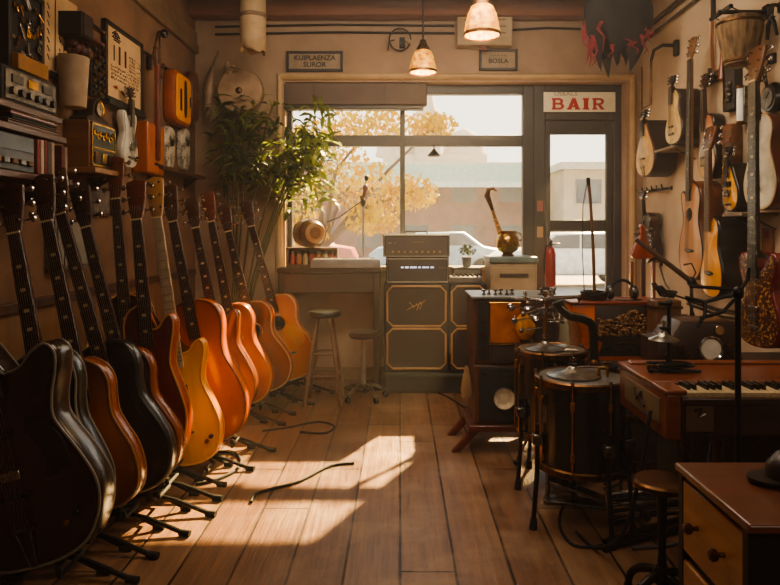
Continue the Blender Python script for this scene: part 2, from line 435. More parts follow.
hd = MB(); hd.box((fx(549), FY + .005, 1.2), (.03, .02, .22)); hd.tube([(fx(549), FY - .0, 1.25), (fx(549), FY - .05, 1.25), (fx(549) + .09, FY - .055, 1.25)], .009, 8)
hd.build('door_handle', STEEL, door, bevel=.004)
struct(door)

# roller blind box across the top of the window
rb_ = thing('roller_blind', 'brown roller blind box across the top left of the window', 'blind', (0, 0, 0))
BLIND = mat('blind_brown', (.36, .29, .235), (.31, .245, .195), rough=.6, scale=3)
x0, x1 = (284 - CX) * 6.0 / F, (427 - CX) * 6.0 / F
m_ = MB(); m_.span((x0, 5.99, 2.535), (x1, 6.1, 2.735)); m_.build('blind_box', BLIND, rb_, bevel=.008)
m_ = MB(); m_.span((x0, 5.985, 2.495), (x1 - .03, 6.095, 2.53)); m_.build('bottom_rail', OLIVE, rb_, bevel=.006)
for px in (314, 384):
    MB().span(((px - CX) * 6 / F, 5.984, 2.54), ((px - CX) * 6 / F + .006, 5.992, 2.73)).build('seam_strip', mat('blind_seam', (.25, .2, .16), rough=.6), rb_)

# BAIR sign above the door
sg = thing('door_sign', 'cream sign lettered in red capitals above the door', 'sign', (fx(579.5), FY + .005, fz(102)))
sw = 36 * 2 * FY / F; shh = 20 * FY / F
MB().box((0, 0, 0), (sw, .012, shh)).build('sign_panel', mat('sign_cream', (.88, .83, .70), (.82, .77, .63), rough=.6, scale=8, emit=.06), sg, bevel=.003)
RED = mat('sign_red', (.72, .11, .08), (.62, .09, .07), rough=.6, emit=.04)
def letter_poly(mb, pts, M): mb.prism(pts, -.004, .0, M=M)
def half_ring(cx, cz, rx, rz, t, n=10):
    o = [(cx + rx * math.sin(PI * k / n), cz + rz * math.cos(PI * k / n)) for k in range(n + 1)]
    i = [(cx + (rx - t) * math.sin(PI * k / n), cz + (rz - t * .72) * math.cos(PI * k / n)) for k in range(n + 1)]
    return o + i[::-1]
def rect(x0, z0, x1, z1): return [(x0, z0), (x1, z0), (x1, z1), (x0, z1)]
BAIR = {'B': [rect(.0, 0, .14, .14), rect(.14, 0, .30, .14)[:0] or rect(.07, 0, .30, 1), rect(0, .86, .14, 1), rect(.28, .84, .55, 1), rect(.28, .43, .58, .59), rect(.28, 0, .58, .16), half_ring(.55, .715, .36, .285, .22), half_ring(.58, .295, .40, .295, .22)],
        'A': [[(.02, 0), (.32, 0), (.62, .86), (.40, 1)], [(.68, 0), (1.0, 0), (.66, 1), (.38, 1)], rect(.26, .2, .74, .36), rect(-.02, 0, .36, .12), rect(.62, 0, 1.04, .12)],
        'I': [rect(.1, 0, .44, 1), rect(.02, 0, .52, .13), rect(.02, .87, .52, 1)],
        'R': [rect(.07, 0, .30, 1), rect(0, 0, .38, .13), rect(0, .86, .14, 1), rect(.28, .84, .55, 1), rect(.28, .40, .58, .55), half_ring(.55, .70, .38, .30, .22), [(.42, .42), (.62, .46), (.98, .0), (.68, .0)]]}
x_ = -.262
for ch, wd_ in (('B', 1.0), ('A', 1.0), ('I', .55), ('R', .98)):
    lt = MB()
    for k, poly in enumerate(BAIR[ch]): lt.prism([(a * .118, c * .108) for a, c in poly], -.004 - k * .0003, .0)
    lt.build('letter_' + ch.lower(), RED, sg, sharp=0, M=Matrix.Translation((x_, -.0065, -.072)))
    x_ += wd_ * .118 + .027
text_mesh('USEALS', .052, .001, mat('faded_ink', (.55, .52, .46), rough=.8), 'faint_lettering', sg, Matrix.Translation((-.13, -.008, .075)), sx=1.3)

# ------------------------------------------------------------------ street outside
ASPH = mat('street_pavement', (.62, .60, .58), (.52, .50, .48), rough=.9, scale=1)
struct(MB().span((-30, 6.32, -.2), (40, 90, -.12)).build('ground_street', ASPH, sharp=0))
def facade(name, label, x0, x1, y, h, m, rows, cols, wm, z0=-.12, depth=6):
    t = thing(name, label, 'building', ((x0 + x1) / 2, y, z0))
    wd = x1 - x0
    MB().box((0, depth / 2, h / 2), (wd, depth, h)).build('facade', m, t)
    MB().box((0, depth / 2 - .1, h + .15), (wd + .4, depth + .4, .3)).build('roof', mat('pale_roof', (.78, .76, .70), rough=.9), t)
    cw = wd / cols; rh = h / rows
    for i in range(cols):
        for j in range(rows):
            c = (-wd / 2 + cw * (i + .5), -.03, rh * (j + .55))
            MB().box(c, (cw * .5, .08, rh * .5)).build('window_pane', wm, t)
    return t
PINK = mat('pale_brick', (.60, .42, .36), (.48, .34, .29), rough=.95, scale=1.5)
TAN = mat('pale_render', (.74, .68, .58), (.66, .60, .50), rough=.95, scale=1.2)
GREY = mat('hazy_stone', (.70, .66, .60), (.62, .58, .53), rough=.95, scale=.8)
WPALE = mat('street_window', (.36, .38, .40), (.28, .30, .32), rough=.3, scale=2)
EXTRA = []
facade('brick_building', 'pink brick building across the street behind the window', -9, 6.2, 30, 4.3, PINK, 2, 7, WPALE)
facade('rendered_building', 'pale building across the street seen through the door glass', 6.8, 13, 27, 4.0, TAN, 2, 3, WPALE)
aw = thing('shop_awning', 'pale green awning along the building across the street', 'awning', (1.6, 28.9, 3.5))
MB().prism([(-4.6, 0), (4.4, 0), (4.4, .35), (4.0, .75), (-4.2, .75), (-4.6, .35)], -.5, .7).build('awning_canopy', mat('awning_green', (.70, .80, .74), (.62, .72, .66), rough=.9), aw)
MB().span((-4.6, -.52, -.25), (4.4, -.48, 0)).build('awning_valance', mat('awning_pale', (.85, .88, .84), rough=.9), aw)
ct = thing('church_tower', 'hazy pale church tower beyond the roofs', 'tower', (2.6, 62, -.12))
MB().span((-1.2, -1.2, 0), (1.2, 1.2, 12.0)).build('tower_shaft', GREY, ct)
MB().lathe([(1.5, 12.0), (1.3, 12.4), (.9, 13.0), (.55, 14.2), (.0, 16.4)], 8).build('spire', GREY, ct)
MB().span((-4.2, -1, 0), (5.6, 3, 8.6)).lathe([(2.0, 8.6), (1.7, 10.2), (.9, 11.2), (0, 11.6)], 16, Matrix.Translation((-3, 1, 0))).lathe([(2.2, 8.6), (1.8, 10), (.9, 11), (0, 11.4)], 16, Matrix.Translation((3.6, 1, 0))).build('nave', GREY, ct)

def car(name, label, x, y, m, rz=0):
    t = thing(name, label, 'car', (x, y, -.12), rz)
    prof = [(-2.1, .35), (-2.15, .75), (-1.9, .95), (-1.2, 1.02), (-.65, 1.42), (.75, 1.45), (1.35, 1.0), (2.0, .9), (2.15, .6), (2.1, .35)]
    MB().prism(prof, -.85, .85, bev=.08).build('car_body', m, t)
    MB().prism([(-1.05, 1.03), (-.6, 1.36), (.0, 1.38), (.0, 1.03)], -.87, .87).prism([(.06, 1.03), (.06, 1.38), (.7, 1.38), (1.15, 1.03)], -.87, .87).build('side_window', WPALE, t)
    for wx in (-1.35, 1.3):
        for wy in (-.8, .8):
            MB().cyl((wx, wy - .1, .33), (wx, wy + .1, .33), .33, seg=20).build('wheel', RUBBER, t)
    return t
car('parked_car', 'white car parked outside behind the door glass', 4.6, 17.5, mat('car_white', (.92, .92, .90), rough=.3))
car('parked_car', 'pale blue car parked farther along the street', 1.2, 20.5, mat('car_blue', (.62, .70, .76), rough=.3))
car('parked_car', 'faded red car parked at the far kerb', -3.6, 22.0, mat('car_red', (.75, .42, .36), rough=.3))

def leaf_cloud(mb, n, cx, cy, cz, rx, ry, rz, size, rnd, clumps=None):
    cl = clumps or [(cx, cy, cz, rx, ry, rz)]
    for i in range(n):
        c = cl[i % len(cl)]
        v = Vector((rnd.gauss(0, 1), rnd.gauss(0, 1), rnd.gauss(0, 1))).normalized() * rnd.random() ** .45
        p = Vector((c[0] + v.x * c[3], c[1] + v.y * c[4], c[2] + v.z * c[5]))
        e = Euler((rnd.uniform(0, 6), rnd.uniform(0, 6), rnd.uniform(0, 6))).to_matrix()
        s = size * rnd.uniform(.6, 1.3)
        mb.add([p + e @ Vector(q) for q in ((-s * .5, 0, 0), (0, -s * .3, 0), (s * .5, 0, 0), (0, s * .3, 0))], [(0, 1, 2, 3)])
YEL = mat('autumn_leaf', (.82, .74, .12), (.70, .56, .05), rough=.8, scale=3, trans=.0)
def tree(name, label, x, y, trunk_h, clumps, n, size, seed, lm=YEL):
    rnd = random.Random(seed)
    t = thing(name, label, 'tree', (x, y, -.12))
    tk = MB(); top = Vector((.1, 0, trunk_h))
    tk.tube([(0, 0, 0), (.05, 0, trunk_h * .5), top], [.11, .09, .07], 8)
    for c in clumps:
        e = Vector(c[:3]); mid = (top + e) / 2 + Vector((rnd.uniform(-.2, .2), 0, .1))
        tk.tube([top - Vector((0, 0, .3)), mid, e], [.05, .03, .012], 6)
    tk.build('trunk', mat('grey_bark', (.42, .36, .30), rough=.9), t)
    mb = MB(); leaf_cloud(mb, n, 0, 0, 0, 1, 1, 1, size, rnd, clumps)
    mb.build('crown', lm, t, sharp=0)
    return t
tree('street_tree', 'yellow autumn tree outside the left window panes', -1.35, 10.5, 1.5,
     [(-.6, 0, 2.0, .8, .5, .5), (.6, .1, 2.3, .75, .5, .45), (.1, 0, 2.9, .8, .5, .4), (1.5, 0, 2.1, .5, .3, .3), (.9, 0, 1.7, .5, .3, .3), (-.3, 0, 1.5, .6, .3, .3), (.9, 0, 3.2, .8, .4, .3), (1.9, .2, 3.2, .4, .3, .25), (-1, 0, 3.2, .6, .4, .4)], 5200, .095, 3)

hide = tree('sun_blocker_tree', None, 5.0, 11.6, 4.0, [(-.35, 0, 6.5, .5, .5, .6), (.25, 0, 6.3, .7, .7, .7), (-.25, .2, 7.5, .55, .6, .6), (.4, 0, 7.3, .6, .5, .5), (.3, 0, 5.5, .7, .6, .5)], 1500, .26, 8)  # unseen tree added only to break up sunlight reaching the door
for k_ in list(hide.keys()): del hide[k_]
struct(hide)

# ------------------------------------------------------------------ haze
def haze(name, p, q, dens, col, aniso):
    m = bpy.data.materials.new(name); m.use_nodes = True; nt = m.node_tree; nt.nodes.clear()
    o = nt.nodes.new('ShaderNodeOutputMaterial'); v = nt.nodes.new('ShaderNodeVolumeScatter')
    v.inputs['Color'].default_value = (*col, 1); v.inputs['Density'].default_value = dens; v.inputs['Anisotropy'].default_value = aniso
    nt.links.new(v.outputs[0], o.inputs['Volume'])
    h = MB().span(p, q).build(name, m, sharp=0); struct(h)
    h.display_type = 'WIRE'
    return h
haze('background_haze', (-40, 6.6, -.1), (50, 75, 25), .0016, (.96, .98, 1), .3)
haze('background_haze_indoors', (XL - .1, -1.6, -.06), (XR + .1, 6.29, ZC + .32), (.0125), (.95, .97, 1), .4)
# ------------------------------------------------------------------ guitars
LOW = [(0, 0), (.012, .2), (.065, .37), (.18, .48), (.30, .5), (.43, .435), (.55, .35), (.61, .325)]
OUTL = {
    'round': LOW + [(.69, .335), (.79, .375), (.88, .36), (.95, .28), (.985, .14), (.99, .06)],
    'cut': LOW + [(.69, .35), (.78, .40), (.86, .42), (.91, .36), (.89, .26), (.84, .17), (.83, .09), (.84, .06)],
    'horn': LOW + [(.70, .36), (.82, .42), (.93, .42), (.99, .34), (.955, .25), (.87, .17), (.83, .1), (.83, .06)],
    'drop': [(0, 0), (.015, .18), (.10, .40), (.25, .50), (.42, .485), (.58, .39), (.74, .25), (.88, .14), (.97, .08), (1.0, .05)],
    'pear': [(0, 0), (.015, .22), (.09, .42), (.22, .5), (.38, .47), (.50, .38), (.60, .315), (.70, .315), (.82, .34), (.92, .28), (.985, .14), (1, .05)],
}
def body_outline(l, r, L, W, sub=4):
    R_ = [(x * W, z * L) for z, x in OUTL[r]]
    L_ = [(-x * W, z * L) for z, x in OUTL[l]][1:]
    return catmull(R_ + L_[::-1], sub)
def half_at(kind, t):
    p = OUTL[kind]
    for (a, x), (b, y) in zip(p, p[1:]):
        if a <= t <= b: return x + (y - x) * (t - a) / max(b - a, 1e-6)
    return p[-1][1]
PEG = None
def guitar(name, label, cat, M, L, W, T, total, shape=('round', 'round'), body=MAHOG, top=None, bind=CREAM, neck=NECKD, board=ROSE,
           hole='round', hw='bridge', headw=None, headl=None, pegs=6, neckw=.055, dome=.012, guard=None, group=None, pickups=0, knobs=0, bevel=.012, head=None, inlay=True, strings=6, headm=None):
    t = thing(name, label, cat, M=M, group=group)
    out = body_outline(shape[0], shape[1], L, W)
    yf = -T / 2
    headl = headl or total * .15; headw = headw or neckw * 1.55
    top = top or body
    MB().prism(out, yf + .004, T / 2, bev=bevel, dome=0).build('body', body, t, sharp=50)
    ins = offset(out, -bevel * 1.0)
    MB().prism(ins, yf - .001, yf + .006, dome=dome).build('soundboard', top, t, sharp=50)
    yd = yf - dome
    if bind is not None:
        b = MB(); b.tube([(x, yf + .003, z) for x, z in offset(out, -bevel * .55)], max(.003, bevel * .42), 6, closed=True)
        b.build('binding', bind, t)
        b = MB(); b.tube([(x, T / 2 - .006, z) for x, z in offset(out, -bevel * .25)], max(.0025, bevel * .3), 6, closed=True)
        b.build('back_binding', bind, t)
    nz0 = L * (.80 if hole == 'round' else .72)
    top_z = total - headl
    # neck and fingerboard
    n = MB(); prof = [(-.5, 0), (-.47, .5), (-.25, .9), (0, 1), (.25, .9), (.47, .5), (.5, 0)]
    vs = []; zs = (L * .93, L * 1.02, top_z)
    for z, wk, dk in ((zs[0], neckw * 1.12, T * .5), (zs[1], neckw * 1.1, .030), (zs[2], neckw * .82, .024)):
        vs += [(x * wk, yd - .006 + y * dk, z) for x, y in prof]
    fs = [(i * 7 + k, i * 7 + (k + 1) % 7, (i + 1) * 7 + (k + 1) % 7, (i + 1) * 7 + k) for i in range(2) for k in range(7)]
    n.add(vs, fs + [tuple(range(7)), tuple(range(14, 21))]).build('neck', neck, t, sharp=50)
    fb = MB(); a, c = neckw * .58, neckw * .41; y0, y1 = yd - .014, yd - .006
    fb.add([(-a, y1, nz0), (a, y1, nz0), (c, y1, top_z), (-c, y1, top_z), (-a, y0, nz0), (a, y0, nz0), (c, y0, top_z), (-c, y0, top_z)],
           [(0, 1, 2, 3), (4, 5, 6, 7), (0, 1, 5, 4), (1, 2, 6, 5), (2, 3, 7, 6), (3, 0, 4, 7)])
    fbo = fb.build('fretboard', board, t, bevel=.0015)
    scale = (top_z - L * .28); snake = []
    for k in range(1, 21):
        z = top_z - scale * (1 - 2 ** (-k / 12))
        if z < nz0 + .01: break
        wz = c + (a - c) * (top_z - z) / (top_z - nz0)
        sg_ = 1 if k % 2 else -1
        snake += [(-sg_ * wz * .97, y0 - .0008, z), (sg_ * wz * .97, y0 - .0008, z)]
    MB().tube(snake, .0019, 4).build('joined_frets', STEEL, fbo, sharp=0)  # frets strung into one tube by added runs along the board edge
    if inlay:
        for k in (3, 5, 7, 9, 12, 15):
            z = top_z - scale * (1 - 2 ** (-(k - .5) / 12))
            if z > nz0 + .02: MB().box((0, y0 - .0006, z), (neckw * .32, .002, .014)).build('inlay', CREAM, fbo, sharp=0)
    # headstock, tilted back a little
    Mh = Matrix.Translation((0, yd - .004, top_z)) @ Matrix.Rotation(math.radians(-9), 4, 'X')
    hs = head or [(-.42, 0), (-.62, .22), (-.80, .62), (-.86, .93), (-.45, .97), (0, 1.0), (.45, .97), (.86, .93), (.80, .62), (.62, .22), (.42, 0)]
    MB().prism([(x * headw * .62, z * headl) for x, z in hs], -.008, .010, bev=.003).build('headstock', headm or neck, t, M=Mh, sharp=50)
    MB().box((0, y0 - .001, top_z + .004), (neckw * .84, .008, .008)).build('nut', CREAM, t)
    side = pegs // 2
    for s_ in (-1, 1):
        for k in range(side):
            z = headl * (.24 + .60 * k / max(side - 1, 1)); x = s_ * headw * .5
            p = MB(); p.tube([(x * .62, -.022, z), (x * .62, .012, z), (x * 1.5, .012, z)], [.0055, .0055, .0038], seg=8)
            p.ball((x * 1.55, .012, z), (.013, .009, .016), 8, 5)
            p.build('tuning_peg', CHROME, t, M=Mh)
    # sound hole or f-holes
    if hole == 'round':
        r = W * .125; z = L * .665
        rg = MB(); rg.lathe([(r * 1.28, -.002), (r * 1.28, .002), (r * .99, .002), (r * .99, -.002)], 28, Matrix.Translation((0, yd + dome * .35 - .001, z)) @ Matrix.Rotation(PI / 2, 4, 'X'))
        rg.build('rosette', CREAM, t)
        MB().lathe([(0, .002), (r, .002), (r, -.002), (0, -.002)], 24, Matrix.Translation((0, yd + dome * .35 - .0025, z)) @ Matrix.Rotation(PI / 2, 4, 'X')).build('sound_hole', HOLE, t)
    elif hole == 'f':
        for s_ in (-1, 1):
            f = MB(); zc = L * .40; x = s_ * W * .27; h = L * .115
            pts = [(x - s_ * .022, 0, zc + h), (x - s_ * .008, 0, zc + h * 1.1), (x - s_ * .004, 0, zc + h * .6), (x, 0, zc), (x + s_ * .004, 0, zc - h * .6), (x + s_ * .008, 0, zc - h * 1.1), (x + s_ * .022, 0, zc - h)]
            f.tube([(p[0], yf - dome * .42, p[2]) for p in pts], [.007, .004, .006, .008, .006, .004, .007], 6)
            f.build('f_hole', HOLE, t)
    ybr = yd - .002
    zb = L * .30
    if hw == 'bridge':
        bz = catmull([(x * W * .2, zb + z * .012) for x, z in ((-1, 0), (-.6, .9), (0, 1.2), (.6, .9), (1, 0), (.6, -.9), (0, -1.4), (-.6, -.9))], 3)
        MB().prism(bz, yd - .006, yd + dome * .8 + .002, bev=.002).build('bridge', EBONY, t)
        MB().box((0, yd - .008, zb), (W * .18, .005, .004)).build('saddle', CREAM, t)
        ze = zb
    else:
        MB().box((0, yd - .008, zb + .01), (W * .2, .018, .012)).build('bridge', BLACKM if hw == 'trapeze' else STEEL, t, bevel=.002)
        if hw == 'trapeze':
            q = MB(); q.tube([(-.028, yd - .006, L * .17), (-.012, yf - .004, .012), (.012, yf - .004, .012), (.028, yd - .006, L * .17)], .004, 6)
            q.box((0, yd - .007, L * .175), (.085, .008, .014))
            q.build('tailpiece', STEEL, t, bevel=.001)
            ze = L * .175
        else:
            MB().box((0, yd - .006, zb - .045), (.085, .012, .014)).build('tailpiece', STEEL, t, bevel=.003); ze = zb - .045
    for k in range(pickups):
        z = L * (.40 + .17 * k)
        pk = MB().box((0, yd - .005, z), (.078, .014, .034)).build('pickup', BLACKM if k else CHROME, t, bevel=.003)
        q = MB()
        for j in range(6): q.cyl((-.026 + .0105 * j, yd - .011, z), (-.026 + .0105 * j, yd - .0135, z), .003, seg=6)
        q.build('pole_piece', STEEL, pk)
    for k in range(knobs):
        x = W * (.27 + .07 * (k % 2)); z = L * (.16 + .09 * (k // 2) + .03 * (k % 2))
        MB().lathe([(.013, 0), (.013, .012), (.010, .018), (0, .018)], 12, Matrix.Translation((x, yf - dome * .4, z)) @ Matrix.Rotation(PI / 2, 4, 'X')).build('control_knob', BLACK if k % 2 else BRASS, t)
    if guard is not None:
        g = catmull([(W * x, L * z) for x, z in ((.10, .60), (.13, .46), (.22, .36), (.36, .40), (.34, .52), (.20, .62))], 4)
        MB().prism(g, yd + dome * .25 - .004, yd + dome * .7).build('pickguard', guard, t)
    st = MB()
    for j in range(strings):
        u = (j / max(strings - 1, 1) - .5)
        st.tube([(u * .058, yd - .012, ze), (u * .056, yd - .018, zb + .005), (u * neckw * .68, yd - .0175, top_z), (u * headw * .5, yd - .014, top_z + headl * .35)], .0011, 4, caps=False)
    st.build('strings', STRING, t, sharp=0)
    return t

def leaning(base, head, Y, tiltback=.06, yaw=0.0):
    """matrix and length of an instrument whose foot and head stand over the given points of the row, leaning back by tiltback"""
    b = P(*base, Y); h = P(*head, Y); v = h - b; ln = v.length
    ax = Vector((v.x, tiltback * ln, v.z))
    ax.normalize()
    fc = Vector((math.sin(yaw), -math.cos(yaw), 0))
    return frame_M(b, ax, fc), ln

def guitar_stand(name, label, b, ax, T, W, group='guitar stands along the left wall'):
    """tripod whose cradle carries the guitar foot at b; ax is the lean of the guitar"""
    t = thing(name, label, 'stand', (b.x, b.y, 0), group=group)
    zc = max(b.z - .02, .03)
    hub = Vector((0, T * .5 + .045, .085))
    for k, (dx, dy) in enumerate(((.32, -.06), (-.18, -.05), (.18, .006))):
        e = Vector((dx, hub.y + dy, .012))
        lg = MB().tube([hub, hub + (e - hub) * .4 + Vector((0, 0, .012)), e], .011, 8).build('leg', BLACKM, t)
        d_ = (e - hub); d_.z = 0; d_.normalize()
        MB().cyl(e - d_ * .03 + Vector((0, 0, .004)), e + d_ * .02 + Vector((0, 0, .002)), .015, seg=10).build('rubber_foot', RUBBER, lg)
    up = MB(); up.tube([hub, Vector((ax.x * .35, hub.y + .02, .36)), Vector((ax.x * .62 / max(ax.z, .1), hub.y + .045, .60))], .011, 8).build('upright', BLACKM, t)
    MB().cyl(hub - Vector((0, 0, .03)), hub + Vector((0, 0, .04)), .024, seg=12).build('hub', BLACKM, t)
    for s_ in (-1, 1):
        x = s_ * min(.10, W * .24)
        # arm follows the roll of the guitar so it stays just under its rim
        zz = zc - .012 - x * ax.x / max(ax.z, .3) - .004
        zz = max(zz, .016)
        a_ = MB(); a_.tube([hub + Vector((0, 0, .02)), Vector((x, hub.y - .012, zz)), Vector((x, -T * .5 - .024, zz)), Vector((x, -T * .5 - .034, zz + .04))], [.009, .009, .009, .011], 8)
        a_.build('cradle_arm', RUBBER, t)
    return t

B_ = lambda n, ci, co, L, W, mid=None: burst(n, ci, co, L, W, mid=mid)
ROWG = 'guitars standing along the left wall'
DARKB = wood('tobacco_black', (.16, .10, .075), (.085, .055, .042), rough=.25)
BURG = wood('burgundy_lacquer', (.40, .10, .06), (.30, .065, .04), rough=.22)
ORNG = wood('orange_lacquer', (.82, .42, .13), (.66, .29, .075), rough=.2, coat=.5)
AMBR = wood('amber_lacquer', (.90, .60, .20), (.78, .45, .12), rough=.2, coat=.5)
BRWN = wood('brown_lacquer', (.52, .27, .11), (.37, .17, .065), rough=.25, coat=.4)
REDB = wood('red_brown_lacquer', (.60, .26, .10), (.46, .17, .06), rough=.24, coat=.4)
PALEF = wood('pale_maple_board', (.86, .79, .66), (.66, .57, .45), rough=.3)
SPEC = [
 # base, head, Y, body share, W px, T, options, label, stand label
 ((45, 562), (-62, 158), 2.49, .56, 158, .125, dict(shape=('round', 'cut'), body=DARKB, cols=((.24, .12, .075), (.055, .04, .035)), bind=mat('grey_binding', (.50, .47, .42), rough=.35), hole='f', hw='trapeze', pickups=2, knobs=2, dome=.02, guard=BLACK), 'huge black archtop guitar with grey binding, nearest at the lower left'),
 ((74, 530), (2, 182), 2.70, .52, 92, .09, dict(shape=('round', 'round'), body=BLACK, cols=((.14, .08, .05), (.05, .04, .035)), bind=mat('grey_binding', (.50, .47, .42)), hole='f', hw='trapeze', neck=NECKD, dome=.012), 'black guitar wedged behind the huge archtop, dark headstock at the left edge'),
 ((112, 508), (34, 172), 2.90, .44, 78, .085, dict(shape=('pear', 'pear'), body=BRWN, cols=((.62, .34, .13), (.26, .11, .045)), bind=mat('tan_binding', (.56, .40, .24), rough=.4), hole='none', hw='bar', dome=.015, neck=NECKD), 'slim pear-shaped brown guitar in front of the big black one'),
 ((143, 491), (44, 166), 3.10, .46, 86, .085, dict(shape=('round', 'round'), body=BLACK, cols=((.13, .10, .085), (.07, .06, .052)), bind=None, hole='none', hw='trapeze', dome=.01, headw=.12), 'big plain black guitar with a wide dark paddle headstock'),
 ((154, 478), (72, 184), 3.285, .44, 76, .08, dict(shape=('round', 'round'), body=BRWN, cols=((.30, .15, .08), (.10, .06, .04)), bind=None, hole='f', hw='trapeze', neck=ROSE), 'dark brown guitar just behind the plain black one, long bare neck'),
 ((161, 460), (131, 178), 3.46, .56, 66, .09, dict(shape=('round', 'cut'), body=REDB, cols=((.40, .10, .06), (.32, .07, .04)), bind=mat('gold_binding', (.72, .52, .28), rough=.35), hole='none', hw='bar', dome=.008, neck=MAHOG), 'burgundy cutaway guitar with a gold edge beside the amber one'),
 ((194, 471), (148, 182), 3.70, .46, 68, .075, dict(shape=('round', 'cut'), body=AMBR, cols=((.99, .76, .36), (.86, .52, .16)), bind=mat('honey_binding', (.93, .70, .36), rough=.3), hole='none', hw='bar', pickups=2, knobs=2, board=PALEF, neck=MAPLE, headm=MAPLE, dome=.006), 'glowing amber cutaway guitar with a pale fretboard'),
 ((219, 440), (165, 184), 4.0, .55, 74, .11, dict(shape=('round', 'round'), body=ORNG, cols=((.82, .42, .14), (.56, .23, .07)), bind=mat('brown_binding', (.48, .28, .13)), hole='f', hw='trapeze', dome=.02, neck=NECKD), 'large orange guitar standing right behind the amber one'),
 ((236, 412), (188, 196), 4.55, .50, 54, .09, dict(shape=('cut', 'cut'), body=BRWN, cols=((.55, .30, .13), (.28, .13, .06)), bind=mat('brown_binding', (.48, .28, .13)), hole='f', hw='bar', dome=.015, neck=NECKD), 'small brown guitar with double cutaways behind the large orange one'),
 ((249, 404), (204, 190), 4.80, .47, 58, .10, dict(shape=('round', 'round'), body=ORNG, cols=((.74, .36, .12), (.42, .17, .06)), bind=mat('gold_binding', (.72, .52, .28)), hole='round', dome=.008, neck=MAHOG), 'orange acoustic guitar, third from the far end of the floor row'),
 ((270, 391), (221, 204), 5.08, .48, 58, .11, dict(shape=('round', 'round'), body=REDB, cols=((.55, .27, .12), (.25, .11, .05)), bind=mat('pale_tan_binding', (.72, .56, .36)), hole='round', dome=.008, neck=NECKD), 'red-brown guitar with dark rim, second from the far end of the floor row'),
 ((295, 379), (244, 200), 5.42, .47, 58, .12, dict(shape=('round', 'round'), body=ORNG, cols=((.88, .50, .18), (.68, .33, .11)), bind=mat('pale_tan_binding', (.72, .56, .36)), hole='round', dome=.01, neck=NECKD, guard=mat('amber_guard', (.80, .52, .16), rough=.3)), 'round orange acoustic guitar at the far end of the floor row'),
 ((287, 374), (240, 222), 5.575, .44, 52, .08, dict(shape=('round', 'round'), body=BRWN, cols=((.46, .24, .11), (.22, .10, .05)), bind=CREAM, hole='round', dome=.008), 'brown guitar half hidden behind the round orange one at the end'),
 ((140, 470), (108, 168), 3.83, .54, 66, .08, dict(shape=('round', 'round'), body=BURG, cols=((.36, .10, .06), (.22, .06, .04)), bind=mat('gold_binding', (.72, .52, .28)), hole='none', hw='bar', dome=.006, neck=MAHOG), 'wine-red guitar behind the burgundy one, nearest the wall'),
 ((40, 530), (14, 200), 2.832, .46, 62, .045, dict(shape=('round', 'round'), body=DARKB, cols=((.20, .09, .06), (.08, .05, .04)), bind=None, hole='none', hw='bar', neck=MAHOG, dome=.006), 'dark guitar against the wall at the left edge with a red-brown neck'),
]
STANDS = []
for i, (bs, hd_, Y, fr_, wpx, T, op, lab) in enumerate(SPEC):
    if i in (12, 14): continue
    M, ln = leaning(bs, hd_, Y)
    op = dict(op); cols = op.pop('cols'); L = ln * fr_; W = wpx * Y / F
    if M.translation.z < .05: M.translation.z = .05
    tp = burst('sunburst_%d' % i, cols[0], cols[1], L, W)
    guitar('guitar', lab, 'guitar', M, L, W, T, ln, top=tp, group=ROWG, neckw=.064 if i else .075, bevel=.014, **op)
    ax = M.to_3x3() @ Vector((0, 0, 1))
    w_ = lab.split(',')[0].replace('standing ', '')
    w_ = ' '.join(w_.split()[:11])
    if i in (12, 14): continue
    guitar_stand('guitar_stand', 'black tripod stand under the ' + w_, M.translation.copy(), ax, T, W)
# ================================================================== back of the shop
DKW = wood('dark_bench_wood', (.24, .17, .12), (.16, .11, .075), axis='x', rough=.5)
TOLEX = mat('black_tolex', (.125, .12, .112), (.09, .088, .08), rough=.75, scale=220, bump=.15)
GRILL = mat('brown_grill_cloth', (.23, .185, .155), (.17, .135, .11), rough=.9, scale=260, bump=.25)
PIPING = mat('gold_piping', (.66, .52, .33), (.54, .41, .24), rough=.5)
GREYP = mat('grey_panel', (.36, .35, .33), (.30, .29, .275), rough=.5)
BEIGE = mat('beige_enamel', (.60, .53, .42), (.50, .43, .33), rough=.5)
TEAL = mat('teal_top', (.42, .50, .47), (.33, .40, .38), rough=.35)
def X(px, Y): return (px - CX) * Y / F
def Z(py, Y): return EYE - (py - HY) * Y / F

# window-side bench with the keyboard
t = thing('work_bench', 'dark wooden bench with a front apron under the window by the keyboard', 'bench', (X(330, 5.7), 5.785, 0))
MB().box((0, 0, 1.03), (.90, .33, .04)).build('bench_top', DKW, t, bevel=.005)
MB().box((0, -.14, .92), (.84, .025, .17)).build('apron', DKW, t, bevel=.004)
for sx_ in (-1, 1):
    for sy_ in (-1, 1): MB().box((sx_ * .41, sy_ * .13, .505), (.055, .055, 1.01)).build('leg', DKW, t, bevel=.004)
t = thing('electric_keyboard', 'pale grey electric keyboard lying on the bench under the window', 'keyboard', (X(345, 5.6), 5.735, 1.052))
MB().prism([(-.30, 0), (.30, 0), (.30, .055), (.285, .07), (-.285, .07), (-.30, .055)], -.12, .045, bev=.006).build('keyboard_case', mat('keyboard_grey', (.52, .53, .52), (.45, .46, .45), rough=.4), t)
kb = MB()
for k in range(24): kb.box((-.265 + k * .0225, -.055, .074), (.0205, .10, .012))
kb.build('white_keys', mat('ivory_key', (.82, .80, .74), rough=.35), t, sharp=0).__setitem__('kind', 'stuff')
kb = MB()
for k in range(23):
    if k % 7 not in (2, 6): kb.box((-.254 + k * .0225, -.035, .083), (.012, .055, .012))
kb.build('black_keys', BLACK, t, sharp=0).__setitem__('kind', 'stuff')
MB().box((0, .022, .0735), (.50, .03, .008)).build('control_panel', GREYP, t)

